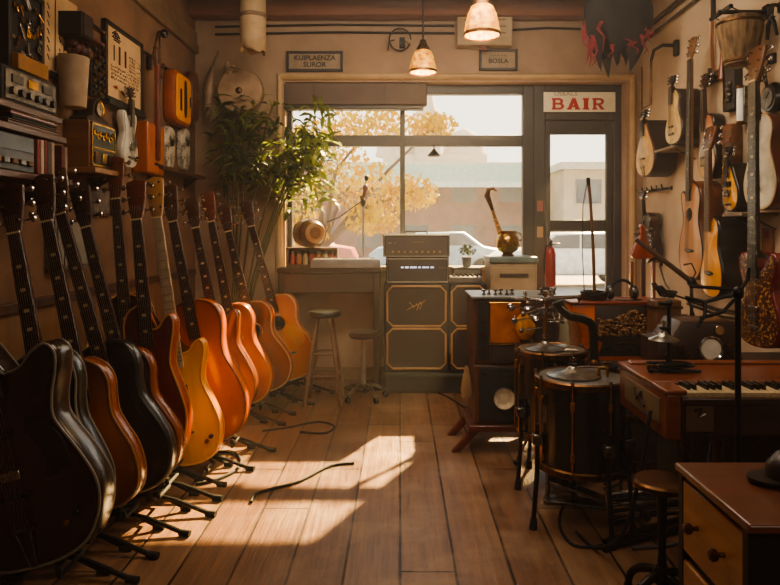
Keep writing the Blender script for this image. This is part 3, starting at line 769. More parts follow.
# crate of jars, barrel speaker
t = thing('wooden_crate', 'shallow open wooden crate of jars on the bench below the barrel', 'crate', (X(312, 5.8), 5.865, 1.052))
CR = wood('crate_wood', (.40, .28, .17), axis='x')
MB().box((0, 0, .008), (.46, .16, .014)).build('crate_base', CR, t, bevel=.002)
MB().box((0, 0, .165), (.46, .16, .014)).build('crate_lid', CR, t, bevel=.002)
MB().box((0, .072, .087), (.46, .014, .14)).build('back_panel', CR, t)
for s_ in (-1, 1): MB().box((s_ * .223, 0, .087), (.014, .16, .142)).build('side_panel', CR, t)
JR = [mat('jar_red', (.66, .26, .17), rough=.35), mat('jar_amber', (.70, .43, .20), rough=.3), mat('jar_cream', (.72, .60, .44), rough=.4)]
nm = ['first', 'second', 'third', 'fourth', 'fifth', 'sixth', 'seventh']
for k in range(7):
    c = ('red', 'amber', 'cream')[k % 3]
    j = thing('small_jar', 'small %s jar in the crate, %s from its left end' % (c, nm[k]), 'jar', (X(312, 5.8) - .178 + k * .059, 5.825, 1.068), group='jars in the crate on the bench')
    MB().lathe([(.020, 0), (.025, .006), (.025, .075), (.019, .09), (.019, .1), (0, .1)], 14).build('jar_body', JR[k % 3], j)
    MB().lathe([(.021, .1), (.021, .12), (0, .12)], 14).build('lid', STEEL, j)
t = thing('barrel_speaker', 'round wooden barrel with a dark round mouth on the crate by the plant', 'speaker', (X(309, 5.8), 5.81, 1.052 + .173 + .128), rz=math.radians(28))
MY = Matrix.Rotation(PI / 2, 4, 'X')
MB().lathe([(.085, -.15), (.112, -.11), (.125, -.03), (.127, .03), (.115, .11), (.09, .13), (0, .132)], 28, MY @ Matrix.Diagonal((1, 1, -1, 1))).build('barrel_body', wood('barrel_wood', (.50, .34, .19), (.36, .23, .12), axis='y', coat=.3), t)
for y_ in (-.085, .075):
    MB().lathe([(.121, -.012), (.127, -.012), (.127, .012), (.121, .012)], 28, Matrix.Translation((0, y_, 0)) @ MY).build('hoop', BRONZE, t)
MB().lathe([(.088, 0), (.088, .02), (.058, .028), (.050, .018), (.05, 0)], 28, Matrix.Translation((0, -.132, 0)) @ MY).build('mouth_ring', wood('barrel_face', (.66, .48, .28), axis='x'), t)
MB().lathe([(.052, 0), (.052, .012), (.018, .004), (0, .003)], 24, Matrix.Translation((0, -.136, 0)) @ MY).build('mouth', HOLE, t)
# desk microphone arm
t = thing('microphone_stand', 'slim pale microphone stand with a boom arm in front of the window', 'microphone stand', (X(363, 5.9), 5.92, 1.052))
MB().lathe([(.075, 0), (.075, .012), (.03, .03), (.012, .035)], 20).build('base', BLACKM, t)
MB().cyl((0, 0, .03), (0, 0, .56), .011, seg=10).build('pole', mat('pale_metal', (.60, .59, .56), rough=.35, metal=.5), t)
MB().ball((0, 0, .58), (.026, .026, .04), 12, 8).cyl((0, 0, .54), (-.02, 0, .64), .012, seg=8).build('clamp', BLACKM, t)
MB().tube([(0, 0, .60), (-.10, -.01, .53), (-.22, -.02, .44), (-.33, -.02, .40)], [.007, .006, .006, .009], 8).build('boom_arm', BLACKM, t)
mc = MB().tube([(.0, 0, .62), (.015, 0, .68)], [.014, .018], 10).ball((.018, 0, .71), (.026, .026, .034), 12, 8).build('microphone', mat('rusty_red', (.36, .18, .13), rough=.5), t)
MB().ball((.03, 0, .80), (.02, .02, .028), 10, 6).cyl((.022, 0, .74), (.028, 0, .79), .005, seg=6).build('clip', BLACKM, t)

# stools by the window bench
def round_stool(name, label, loc, h, r, seatm, legm, splay=.19, swivel=False):
    t = thing(name, label, 'stool', loc)
    MB().lathe([(0, h - .05), (r * .9, h - .05), (r, h - .035), (r, h - .012), (r * .93, h), (0, h + .004)], 24).build('seat', seatm, t)
    if not swivel:
        for k in range(4):
            a = PI / 4 + k * PI / 2; c, s_ = math.cos(a), math.sin(a)
            MB().tube([(c * r * .55, s_ * r * .55, h - .05), (c * splay, s_ * splay, .012)], [.014, .016], 10).build('leg', legm, t)
        for zz, q in ((h * .32, .85), (h * .55, .70)):
            rr_ = r * .55 + (splay - r * .55) * q
            for k in range(4):
                a = PI / 4 + k * PI / 2; b_ = a + PI / 2
                rq = r * .55 + (splay - r * .55) * (1 - zz / (h - .05))
                MB().cyl((math.cos(a) * rq, math.sin(a) * rq, zz), (math.cos(b_) * rq, math.sin(b_) * rq, zz), .009, seg=8).build('rung', legm, t)
    return t
WORN = wood('worn_stool_wood', (.42, .34, .26), (.32, .25, .18), rough=.5)
round_stool('bar_stool', 'tall stool with a black seat and grey wooden legs under the bench', (X(325, 5.2), 5.17, 0), .74, .135, BLACK, WORN, .20)
t = thing('swivel_chair_base', 'pale swivel stool base on castors beside the tall black stool', 'stool', (X(364, 5.4), 5.32, 0))
MB().lathe([(0, .50), (.11, .50), (.125, .52), (.12, .55), (0, .555)], 22).build('seat', DKW, t)
MB().cyl((0, 0, .10), (0, 0, .50), .022, seg=12).build('column', mat('pale_metal2', (.55, .53, .49), rough=.4, metal=.4), t)
for k in range(5):
    a = k * 2 * PI / 5 + .3; c, s_ = math.cos(a), math.sin(a)
    lg = MB().tube([(0, 0, .11), (c * .10, s_ * .10, .105), (c * .19, s_ * .19, .06)], [.018, .016, .012], 8).build('leg', STEEL, t)
    MB().cyl((c * .19 - s_ * .012, s_ * .19 + c * .012, .025), (c * .19 + s_ * .012, s_ * .19 - c * .012, .025), .025, seg=12).build('castor', RUBBER, lg)

# amplifier stack
def cabinet(name, label, px0, px1, logo):
    Yf = 5.5; x0, x1 = X(px0, Yf), X(px1, Yf); z0, z1 = .17, .925
    t = thing(name, label, 'speaker cabinet', ((x0 + x1) / 2, Yf, 0)); w_ = x1 - x0
    MB().span((-w_ / 2, .012, z0), (w_ / 2, .36, z1)).build('cabinet_shell', TOLEX, t, bevel=.012)
    gw = w_ * .90
    for zc, hh in ((.735, .335), (.375, .335)):
        pts = [(x, z) for x, z in chamfer(gw, hh, .045, 0, zc)]
        MB().prism(offset(pts, -.004), .004, .02).build('grill_cloth', GRILL, t)
        MB().tube([(x, .006, z) for x, z in pts], .0095, 8, closed=True).build('piping', PIPING, t)
    if logo:
        q = MB()
        q.tube([(-.085, -.002, .70), (-.03, -.004, .735), (.02, -.004, .75), (.085, -.002, .79)], [.003, .006, .006, .002], 6)
        q.tube([(-.06, -.002, .77), (-.02, -.004, .72), (.0, -.004, .76), (.03, -.004, .71), (.05, -.002, .77)], .004, 6)
        q.tube([(.0, -.002, .70), (.03, -.004, .775)], .004, 6)
        q.build('script_badge', PIPING, t)
    return t
def chamfer(w_, h, c, cx, cz):
    a, b_ = w_ / 2, h / 2
    return [(cx + x, cz + z) for x, z in ((-a + c, -b_), (a - c, -b_), (a, -b_ + c), (a, b_ - c), (a - c, b_), (-a + c, b_), (-a, b_ - c), (-a, -b_ + c))]
cabinet('speaker_cabinet', 'black speaker cabinet with gold piping and a script badge under the amp heads', 384, 449, True)
cabinet('speaker_cabinet', 'second black speaker cabinet with gold piping, no badge', 450, 487, False)
t = thing('cabinet_plinth', 'low dark green plinth carrying the two speaker cabinets', 'plinth', (X(436, 5.5), 5.48, 0))
MB().span((-.43, 0, .005), (.43, .40, .165)).build('plinth_body', mat('dark_green_paint', (.17, .20, .17), (.13, .15, .13), rough=.5), t, bevel=.006)
MB().span((-.435, -.012, .14), (.435, .40, .168)).build('plinth_lip', mat('green_lip', (.23, .26, .22), rough=.5), t, bevel=.004)
def amp_head(label, z0, z1, px0, px1, kind):
    Yf = 5.54; x0, x1 = X(px0, Yf), X(px1, Yf); w_ = x1 - x0; h = z1 - z0
    t = thing('guitar_amplifier', label, 'amplifier', ((x0 + x1) / 2, Yf, z0), group='amplifier heads on the speaker cabinet')
    MB().span((-w_ / 2, 0, 0), (w_ / 2, .28, h)).build('amp_case', TOLEX, t, bevel=.012)
    MB().span((-w_ / 2 + .022, -.004, .02), (w_ / 2 - .022, .01, h - .022)).build('front_panel', mat('amp_panel', (.30, .28, .26), (.25, .235, .22), rough=.6) if kind == 0 else mat('amp_panel_dark', (.20, .19, .185), rough=.5), t)
    q = MB(); q.tube([(-w_ / 2 + .01, -.004, .01), (w_ / 2 - .01, -.004, .01), (w_ / 2 - .01, -.004, h - .01), (-w_ / 2 + .01, -.004, h - .01)], .006, 6, closed=True)
    q.build('silver_trim', mat('dull_silver', (.62, .62, .58), rough=.45, metal=.3), t)
    if kind == 0:
        for k in range(9):
            MB().cyl((-.20 + k * .05, -.004, .048), (-.20 + k * .05, -.022, .048), .010, seg=10).build('knob', PIPING, t)
        MB().box((-w_ / 2 + .06, -.007, h * .62), (.03, .006, .012)).box((-w_ / 2 + .10, -.007, h * .62), (.018, .006, .012)).build('switch', STEEL, t)
        sc_ = MB(); scribble(sc_, -.05, .07, h * .66, .016, -.006, .0022, rnd=random.Random(4)); sc_.build('script_lettering', PIPING, t, sharp=0)
        hn = MB(); hn.tube([(-.10, .14, h - .004), (-.09, .14, h + .022), (.09, .14, h + .022), (.10, .14, h - .004)], .008, 8); hn.build('carry_handle', RUBBER, t)
    else:
        LED = mat('indicator_lamp', (.85, .88, 1.0), rough=.3, emit=1.6)
        for k in range(8):
            MB().box((-.13 + k * .036 + (k % 3) * .003, -.006, h * .62), (.02 + .008 * (k % 2), .006, .013)).build('indicator_light', LED, t)
        for k in range(3): MB().cyl((.19 + k * .022, -.004, h * .6), (.19 + k * .022, -.012, h * .6), .006, seg=8).build('knob', STEEL, t)
    return t
amp_head('lower amplifier head with a row of small white indicator lights', .927, 1.145, 386, 449, 1)
amp_head('upper amplifier head with a silver edge and a row of knobs', 1.147, 1.345, 383, 450, 0)

# odds and ends on the second cabinet
t = thing('mixing_desk', 'small dark mixing desk on the second speaker cabinet', 'mixer', (X(466, 5.6), 5.66, .927))
MB().prism([(-.135, 0), (.135, 0), (.135, .05), (-.135, .05)], -.10, .13, bev=.004).build('mixer_case', GREYP, t)
for i in range(6):
    for j in range(3): MB().cyl((-.10 + i * .04, -.06 + j * .06, .05), (-.10 + i * .04, -.06 + j * .06, .07), .008, seg=8).build('knob', BLACK if (i + j) % 2 else STEEL, t)
t = thing('potted_herb', 'tiny potted plant on the sill to the right of the amplifier heads', 'plant', (X(467, 5.9), 5.93, 1.046))
MB().lathe([(.035, 0), (.045, .08), (.05, .085), (.045, .09), (.0, .085)], 16).build('pot', mat('grey_pot', (.42, .42, .38), rough=.7), t)
rnd = random.Random(5); q = MB(); leaf_cloud(q, 90, 0, 0, .15, .085, .05, .06, .035, rnd); q.build('foliage', mat('herb_green', (.38, .42, .24), (.26, .31, .15), rough=.7), t, sharp=0)
t = thing('storage_rack', 'small dark rack unit behind the mixing desk on the sill side', 'rack', (X(467, 5.85), 5.83, .927))
MB().span((-.13, -.02, 0), (.13, .1, .115)).build('rack_case', TOLEX, t, bevel=.004)
for k in range(2): MB().box((0, -.024, .03 + k * .05), (.23, .008, .035)).build('rack_panel', GREYP, t)

# beige cabinet with the brass horn
t = thing('beige_cabinet', 'beige enamel cabinet with a teal top beside the door', 'cabinet', (X(514, 5.45), 5.655, 0))
MB().span((-.195, -.2, .02), (.195, .2, 1.10)).build('cabinet_body', BEIGE, t, bevel=.012)
MB().span((-.205, -.215, 1.10), (.205, .21, 1.155)).build('cabinet_top', TEAL, t, bevel=.014)
dr = MB().span((-.178, -.212, .80), (.178, -.2, 1.07)).build('door', mat('beige_door', (.63, .56, .44), rough=.5), t, bevel=.006)
MB().span((-.12, -.222, .985), (.12, -.208, 1.015)).build('handle', mat('brown_grip', (.26, .22, .17), rough=.5), dr, bevel=.004)
dr = MB().span((-.178, -.212, .08), (.178, -.2, .77)).build('door', mat('beige_door', (.63, .56, .44)), t, bevel=.006)
MB().span((-.12, -.222, .69), (.12, -.208, .72)).build('handle', mat('brown_grip', (.26, .22, .17)), dr, bevel=.004)
t = thing('brass_horn', 'brass horn with a round bell body and hooked neck on the beige cabinet', 'horn', (X(510, 5.5), 5.62, 1.157))
ANT = mat('antique_brass', (.72, .60, .34), (.50, .38, .18), rough=.22, metal=.9, scale=18)
MB().lathe([(.05, 0), (.062, .004), (.04, .02), (.085, .05), (.108, .10), (.10, .155), (.075, .19), (.085, .215), (.078, .215), (.066, .19), (.09, .15), (.095, .10), (.07, .06), (0, .04)], 28).build('bell', ANT, t)
MB().tube([(-.045, 0, .16), (-.075, 0, .22), (-.105, 0, .31), (-.13, 0, .39)], [.03, .022, .017, .014], 12).build('neck', ANT, t)
MB().tube([(-.13, 0, .39), (-.155, 0, .46), (-.18, 0, .52), (-.165, 0, .57), (-.125, 0, .585), (-.095, 0, .555)], [.014, .02, .026, .02, .012, .006], 12).build('hooked_mouthpiece', BRONZE, t)
for k in range(3):
    MB().cyl((-.07 - k * .018, -.02, .21 + k * .05), (-.075 - k * .018, -.045, .215 + k * .05), .010, seg=8).build('key', BRASS, t)
MB().tube([(.095, 0, .11), (.13, 0, .16), (.10, 0, .20), (.075, 0, .19)], .007, 8).build('side_tube', ANT, t)

t = thing('fire_extinguisher', 'red fire extinguisher hanging on the post by the door', 'fire extinguisher', (X(552, 5.9), 5.96, .86))
MB().lathe([(.045, 0), (.05, .01), (.05, .30), (.035, .35), (.015, .37), (0, .37)], 20).build('cylinder', mat('extinguisher_red', (.62, .13, .10), rough=.35), t)
MB().box((0, 0, .39), (.025, .05, .04)).tube([(0, -.02, .40), (0, -.07, .43)], .008, 6).build('valve', BLACKM, t, bevel=.003)
MB().tube([(0, -.02, .39), (-.05, -.03, .37), (-.058, -.01, .25), (-.056, 0, .12)], .008, 8).build('hose', RUBBER, t)
MB().box((0, .07, .2), (.03, .10, .03)).build('bracket', BLACKM, t)
for k, (px, py, c, l) in enumerate(((540, 206, (.66, .40, .36), 'small reddish sticker on the door post, upper of two'), (540, 232, (.66, .52, .36), 'small tan sticker on the door post, lower of two'))):
    s_ = MB().box((fx(px), FY - .003, fz(py)), (.055, .003, .10)).build('post_sticker', mat('sticker_%d' % k, c, rough=.7), None); tag(s_, l, 'sticker', 'stickers on the door post')

# tall plant beside the window
def bad_leaf(c):
    x, y, z = c.x - 1.46, c.y + 5.74, c.z
    if y > 5.97 or x < -1.86 or z < 1.5 and x < -1.0 or z < 1.52 and x > -.98: return True
    return x < -1.0 and z < 1.74 and y < 5.80
def blade(mb, p, d, ln, w_, droop, rnd):
    d = d.normalized(); side = d.cross(Vector((0, 0, 1)));
    side = side.normalized() if side.length > .05 else Vector((1, 0, 0))
    q = Matrix.Rotation(rnd.uniform(-.7, .7), 3, d); side = q @ side
    pts = []; c = p.copy(); dd = d.copy()
    for k, wk in enumerate((.25, 1.0, .85, .05)):
        pts.append((c.copy(), wk * w_)); c = c + dd * (ln / 3); dd = (dd + Vector((0, 0, -droop))).normalized()
    if any(bad_leaf(c) for c, wk in pts): return
    vs = []
    for c, wk in pts: vs += [c - side * wk, c + side * wk]
    mb.add(vs, [(0, 1, 3, 2), (2, 3, 5, 4), (4, 5, 7, 6)])
t = thing('potted_bamboo', 'tall leafy potted bamboo plant standing in the corner beside the window', 'plant', (-1.46, 5.74, 0))
MB().lathe([(.15, 0), (.19, .30), (.205, .30), (.205, .34), (.18, .34), (.175, .30), (0, .29)], 28).build('pot', mat('terracotta', (.50, .30, .19), rough=.8), t)
rnd = random.Random(11); st_, lv, lt = MB(), MB(), MB()
tips = []
for k in range(13):
    a = rnd.uniform(0, 2 * PI); r0 = rnd.uniform(.02, .12)
    ex, ey, ez = rnd.uniform(-.22, .78), rnd.uniform(-.10, .12), rnd.uniform(1.85, 2.55)
    pts = [Vector((r0 * math.cos(a), r0 * math.sin(a), .28)), Vector((ex * .3, ey * .3, ez * .5)), Vector((ex * .7, ey * .7, ez * .86)), Vector((ex, ey, ez))]
    c4 = catmull([tuple(p) for p in pts], 5, False)
    cs = MB().tube(c4, [.012 - .0004 * i for i in range(len(c4))], 6); cs.build('stem', mat('bamboo_stem', (.36, .33, .18), (.26, .24, .13), rough=.5), t)
    for j in range(100):
        u = rnd.uniform(.42, 1.0); p = Vector(c4[int(u * (len(c4) - 1))])
        p = p + Vector((rnd.gauss(0, .085), rnd.gauss(0, .07), rnd.gauss(0, .06)))
        d_ = Vector((rnd.uniform(-1, 1), rnd.uniform(-1, .6), rnd.uniform(-.5, .55)))
        blade(lv if rnd.random() < .7 else lt, p, d_, rnd.uniform(.13, .24), rnd.uniform(.012, .021), rnd.uniform(.25, .6), rnd)
for k in range(150):  # extra pale blades paint window light into the leaf colour
    p = Vector((rnd.uniform(.56, .84), rnd.uniform(-.18, .05), rnd.uniform(1.45, 2.45)))
    blade(lt, p, Vector((rnd.uniform(-.3, 1), rnd.uniform(-1, .4), rnd.uniform(-.5, .4))), rnd.uniform(.14, .26), .020, .5, rnd)
LG = mat('leaf_dark_green', (.25, .29, .13), (.16, .20, .08), rough=.5, scale=9)
LL = mat('leaf_light_green', (.46, .50, .20), (.33, .38, .14), rough=.45, scale=9)
for m_ in (LG, LL):
    n_ = m_.node_tree; b_ = n_.nodes['Principled BSDF']; o_ = n_.nodes['Material Output']
    tr_ = n_.nodes.new('ShaderNodeBsdfTranslucent'); ad = n_.nodes.new('ShaderNodeMixShader'); ad.inputs[0].default_value = .42
    tr_.inputs[0].default_value = (.34, .42, .06, 1) if m_ is LL else (.13, .18, .04, 1)
    n_.links.new(b_.outputs[0], ad.inputs[1]); n_.links.new(tr_.outputs[0], ad.inputs[2]); n_.links.new(ad.outputs[0], o_.inputs[0])
lv.build('foliage', LG, t, sharp=0); lt.build('pale_and_lit_foliage', LL, t, sharp=0)

# ------------------------------------------------------------------ back wall fittings
def wall_sign(label, px0, px1, py0, py1, lines, seed, framem, facem, size):
    x0, x1, z0, z1 = X(px0, YB), X(px1, YB), Z(py1, YB), Z(py0, YB); w_, h = x1 - x0, z1 - z0
    t = thing('wall_sign', label, 'sign', ((x0 + x1) / 2, YB - .02, (z0 + z1) / 2))
    MB().box((0, .005, 0), (w_ - .03, .012, h - .03)).build('sign_board', facem, t)
    f = MB(); b_ = .022
    for c, d_ in (((0, 0, h / 2 - b_ / 2), (w_, .03, b_)), ((0, 0, -h / 2 + b_ / 2), (w_, .03, b_)), ((-w_ / 2 + b_ / 2, 0, 0), (b_, .03, h)), ((w_ / 2 - b_ / 2, 0, 0), (b_, .03, h))): f.box(c, d_)
    f.build('sign_frame', framem, t, bevel=.002)
    for txt, z_, sz, s_ in lines: text_mesh(txt, sz, .001, INK, 'lettering', t, Matrix.Translation((0, -.004, z_)), bold=.0012, sx=s_)
    return t
BF = mat('black_frame', (.10, .085, .07), rough=.5)
SF = mat('grubby_white', (.60, .53, .44), (.50, .43, .34), rough=.8, scale=9)
wall_sign('black framed sign with two lines of worn lettering left above the window', 287, 343, 52, 72, [('KUIPLAENZA', .030, .062, 1.05), ('SUROR', -.032, .062, 1.05)], 1, BF, SF, .06)
wall_sign('small framed sign with dark lettering under the white vent box', 479, 517, 50, 71, [('BOSLA', -.012, .058, 1.05), ('- - - - -', .045, .035, 1.4)], 2, BF, SF, .06)
t = thing('vent_box', 'cream wall vent box above the small framed sign', 'vent box', (X(483, YB), YB - .07, Z(31, YB)))
MB().box((0, 0, 0), (.50, .14, .34)).build('vent_case', mat('vent_cream', (.66, .58, .46), (.58, .50, .38), rough=.7), t, bevel=.012)
for k in range(3): MB().box((0, -.072, -.06 + k * .06), (.38, .008, .012)).build('vent_slat', TRIM, t)
MB().box((-.02, -.05, -.19), (.05, .03, .05)).tube([(-.02, -.05, -.17), (.03, -.05, -.22)], .008, 6).build('rusty_bracket', mat('rust', (.42, .20, .12), rough=.7), t)
for xa, xb, z_, l in ((-1.70, .50, 3.27, 'thin dark conduit pipe left of the vent box, upper of two'), (-1.70, .50, 3.20, 'thin dark conduit pipe left of the vent box, lower of two'), (1.03, 1.66, 3.24, 'short dark conduit pipe between the vent box and the black cloth')):
    c_ = MB().tube([(xa, YB - .02, z_ - .02), ((xa + xb) / 2, YB - .02, z_), (xb, YB - .02, z_ - .01)], .011, 8).build('conduit_pipe', BLACKM); tag(c_, l, 'pipe', 'pipes along the back wall')
for off_, z_, l in ((.035, 3.19, 'thick pipe running along the right wall under the ceiling'), (.028, 3.10, 'thin pipe running along the right wall below the thick pipe')):
    c_ = MB().cyl((XR - off_, 1.0, z_), (XR - off_, 5.97, z_), .022 if z_ > 3.15 else .012, seg=10).build('wall_pipe', mat('brown_pipe', (.30, .25, .20), rough=.5)); tag(c_, l, 'pipe', 'pipes along the right wall')
# duct stub with a torn end
t = thing('duct_pipe', 'cream duct stub with a torn lower end hanging from the ceiling', 'duct', (X(253, 5.35), 5.35, 0))
q = MB(); n_ = 24; rnd = random.Random(2)
vs = []; fs = []
for z_, rr_ in ((3.42, .105), (3.1, .105), (2.93, .106), (2.86, .108)):
    for k in range(n_):
        a = 2 * PI * k / n_; jz = rnd.uniform(-.035, .02) if z_ < 2.9 else 0
        vs.append((rr_ * math.cos(a), rr_ * math.sin(a), z_ + jz))
for i in range(3):
    for k in range(n_): fs.append((i * n_ + k, i * n_ + (k + 1) % n_, (i + 1) * n_ + (k + 1) % n_, (i + 1) * n_ + k))
o_ = q.add(vs, fs).build('duct_tube', mat('duct_cream', (.72, .62, .47), (.60, .50, .36), rough=.75, scale=5), t)
md = o_.modifiers.new('wall', 'SOLIDIFY'); md.thickness = .008
MB().lathe([(.106, 3.12), (.112, 3.125), (.112, 3.15), (.106, 3.155)], 24).build('duct_collar', TRIM, t)
# hook with a coiled cable on the back wall
t = thing('wall_hook', 'curved wall hook with a looped cable to the left of the small pendant', 'hook', (X(400, YB), YB - .02, Z(41, YB)))
MB().box((.02, .01, -.02), (.05, .02, .10)).build('hook_plate', BLACKM, t, bevel=.003)
MB().tube([(.10 * math.cos(a), -.03 - .01 * math.sin(a), .10 * math.sin(a)) for a in [i * .42 for i in range(15)]], .007, 6).build('cable_loop', RUBBER, t)
MB().tube([(.02, 0, -.05), (.02, -.08, -.07), (.05, -.10, -.03), (.08, -.1, -.06)], .009, 8).build('hook_arm', STEEL, t)
MB().tube([(-.05, -.02, .0), (-.10, -.03, -.02), (-.11, -.03, -.10)], .006, 6).build('hanging_wire', RUBBER, t)

# pendants
SHADE = bpy.data.materials.new('amber_glass_shade'); SHADE.use_nodes = True
nt = SHADE.node_tree; N = nt.nodes; K = nt.links; b_ = N['Principled BSDF']
tc = N.new('ShaderNodeTexCoord'); vo = N.new('ShaderNodeTexNoise'); vo.inputs['Scale'].default_value = 28; vo.inputs['Detail'].default_value = 6; K.new(tc.outputs['Object'], vo.inputs[0])
cr = N.new('ShaderNodeValToRGB'); cr.color_ramp.elements[0].position = .34; cr.color_ramp.elements[0].color = (*lin((.66, .38, .07)), 1); cr.color_ramp.elements[1].position = .64; cr.color_ramp.elements[1].color = (*lin((1.0, .74, .26)), 1)
K.new(vo.outputs[0], cr.inputs[0]); K.new(cr.outputs[0], b_.inputs['Base Color']); K.new(cr.outputs[0], b_.inputs['Emission Color']); b_.inputs['Emission Strength'].default_value = .75; b_.inputs['Roughness'].default_value = .4
def pendant(label, x, y, zb, r, h, watts):
    t = thing('pendant_lamp', label, 'pendant lamp', (x, y, zb))
    s_ = MB().lathe([(r, 0), (r * 1.01, h * .08), (r * .93, h * .4), (r * .80, h * .72), (r * .62, h * .95), (r * .45, h * 1.02)], 28, caps=False).build('lamp_shade', SHADE, t)
    md = s_.modifiers.new('wall', 'SOLIDIFY'); md.thickness = .006
    MB().lathe([(r * 1.0, -.008), (r * 1.035, -.006), (r * 1.035, .012), (r * 1.0, .014)], 28).build('rim_band', BRONZE, t)
    MB().lathe([(r * .5, h * .98), (r * .5, h * 1.12), (r * .30, h * 1.3), (r * .22, h * 1.5), (0, h * 1.55)], 20).build('cap', BRONZE, t)
    top = ZC - .13 - zb
    MB().cyl((0, 0, h * 1.5), (0, 0, top + .1), .007, seg=8).build('cord', RUBBER, t)
    MB().lathe([(0, top - .02), (.07, top - .02), (.075, top + .02), (.03, top + .06), (.03, top + .28)], 18).build('ceiling_rose', BLACKM, t)
    MB().ball((0, 0, h * .42), (.03, .03, .042), 12, 8).build('bulb', mat('warm_bulb', (1, .86, .6), rough=.4, emit=16, ecol=(1, .80, .48)), t)
    l = lamp('POINT', 'pendant_light', (x, y, zb - .03), watts, (1, .66, .32), shadow_soft_size=.05)
    return t
pendant('larger amber glass pendant lamp at the top of the picture', X(482, 4.1), 4.1, Z(35, 4.1), .113, .185, 10)
pendant('smaller amber pendant lamp hanging lower over the window', X(423, 5.2), 5.2, Z(72, 5.2), .108, .17, 12)
t = thing('ceiling_bracket', 'black ceiling bracket above the smaller pendant lamp', 'bracket', (X(418, 4.95), 4.95, 3.30))
MB().box((0, 0, .09), (.12, .12, .06)).build('mount_plate', BLACKM, t, bevel=.006)
for k in range(4):
    a = k * PI / 2 + .5
    MB().tube([(0, 0, .07), (.05 * math.cos(a), .05 * math.sin(a), .0), (.09 * math.cos(a), .07 * math.sin(a), -.03 - .02 * k)], [.014, .02, .016], 8).build('lamp_socket', BLACKM, t)
# black rag with red tatters
t = thing('hanging_cloth', 'black ragged cloth with red tatters hanging from the ceiling corner', 'cloth', (X(616, 5.0), 5.0, 2.97))
rnd = random.Random(21)
nu, nv = 30, 16; vs = []; fs = []
for i in range(nu):
    a = 2 * PI * i / nu
    for j in range(nv):
        u = j / (nv - 1)
        rx = .25 * math.sin(PI * (.12 + .80 * u)) ** .6 * (1 + .10 * math.sin(3 * a + 4 * u) + .07 * math.sin(7 * a + 2))
        z_ = .36 - .62 * u + (.10 * math.sin(5 * a + 1) * u * u) + .05 * math.sin(2 * a) * u
        if j == nv - 1: z_ += .035 * math.sin(9 * a) + .025 * math.sin(14 * a + 1)
        vs.append((rx * math.cos(a), rx * .55 * math.sin(a), z_))
for i in range(nu):
    for j in range(nv - 1):
        k = (i + 1) % nu; fs.append((i * nv + j, i * nv + j + 1, k * nv + j + 1, k * nv + j))
fs.append(tuple(i * nv for i in range(nu)))
MB().add(vs, fs).build('black_cloth', mat('black_cloth_fibre', (.085, .08, .078), (.05, .05, .05), rough=.95, scale=30, bump=.3), t)
MB().cyl((0, 0, .30), (0, 0, .46), .012, seg=8).build('hanging_cord', RUBBER, t)
RC = mat('red_tatters', (.52, .13, .16), (.34, .07, .09), rough=.9, scale=20)
for k, (a, u0, ln) in enumerate(((200, -.10, .24), (208, -.14, .22), (222, -.12, .25), (192, -.06, .2), (318, -.1, .12), (340, -.06, .12), (280, -.16, .1), (215, -.16, .20), (230, -.02, .24), (250, -.20, .12), (290, -.18, .12), (310, -.12, .16), (330, -.05, .10), (185, .0, .2))):
    a = math.radians(a); rx = .25
    p0 = Vector((rx * math.cos(a), rx * .56 * math.sin(a) - .012, u0)); q = MB()
    pts = [p0 + Vector((rnd.uniform(-.03, .03), -.006 * j, -ln * j / 4)) for j in range(5)]
    for j in range(4):
        w0, w1 = .017 * (1 - j / 5), .017 * (1 - (j + 1) / 5)
        q.add([pts[j] - Vector((w0, 0, 0)), pts[j] + Vector((w0, .006, 0)), pts[j + 1] + Vector((w1, .006, 0)), pts[j + 1] - Vector((w1, 0, 0))], [(0, 1, 2, 3)])
    q.build('red_tatter', RC, t, sharp=0)

# round wall fan and curved horn in the left corner
t = thing('wall_fan', 'round cream wall fan with an ornament on top in the left corner', 'fan', (X(243, YB), YB - .10, Z(94, YB)))
OLDW = mat('aged_white', (.66, .55, .43), (.52, .42, .31), rough=.7, scale=7)
MB().lathe([(0, -.03), (.16, -.025), (.20, 0), (.205, .03), (.19, .05), (0, .06)], 32, MY).build('fan_housing', OLDW, t)
MB().lathe([(.195, -.012), (.212, -.012), (.212, .012), (.195, .012)], 32, Matrix.Translation((0, .02, 0)) @ MY).build('fan_rim', TRIM, t)
MB().box((.0, -.036, .0), (.38, .008, .012)).build('cross_bar', BRONZE, t)
MB().box((-.03, -.04, -.01), (.14, .012, .022)).build('vent_slot', HOLE, t)
for k in range(3):
    a = 2.2 + k * .8; bl = catmull([(0, 0), (.05, .03), (.12, .035), (.14, 0), (.1, -.03), (.04, -.025)], 4)
    MB().prism(bl, -.045, -.038, M=Matrix.Rotation(a, 4, 'Y')).build('fan_blade', mat('dim_blade', (.50, .40, .30), rough=.6), t)
MB().ball((0, -.045, 0), (.035, .03, .035), 12, 8).build('hub', BRONZE, t)
q = MB(); rnd = random.Random(9)
for k in range(9): q.ball((rnd.uniform(-.12, .06), rnd.uniform(-.06, 0), .17 + rnd.uniform(-.01, .08)), (rnd.uniform(.02, .045), .03, rnd.uniform(.015, .03)), 8, 5)
q.build('ornament', OLDW, t)
t = thing('curved_horn', 'long pale curved animal horn hanging on the back wall beside the fan', 'horn', (X(213, YB), YB - .09, 0))
MB().tube(catmull([(-.03, 0, Z(124, YB)), (-.02, 0, Z(105, YB)), (.0, -.01, Z(85, YB)), (.035, -.02, Z(68, YB)), (.075, -.01, Z(54, YB))], 5, False), [.02 + .03 * math.sin(PI * min(1, i / 16)) ** 1.2 - (i / 20) * .012 for i in range(21)], 12).build('horn_body', mat('old_horn', (.55, .44, .33), (.36, .28, .21), rough=.5), t)
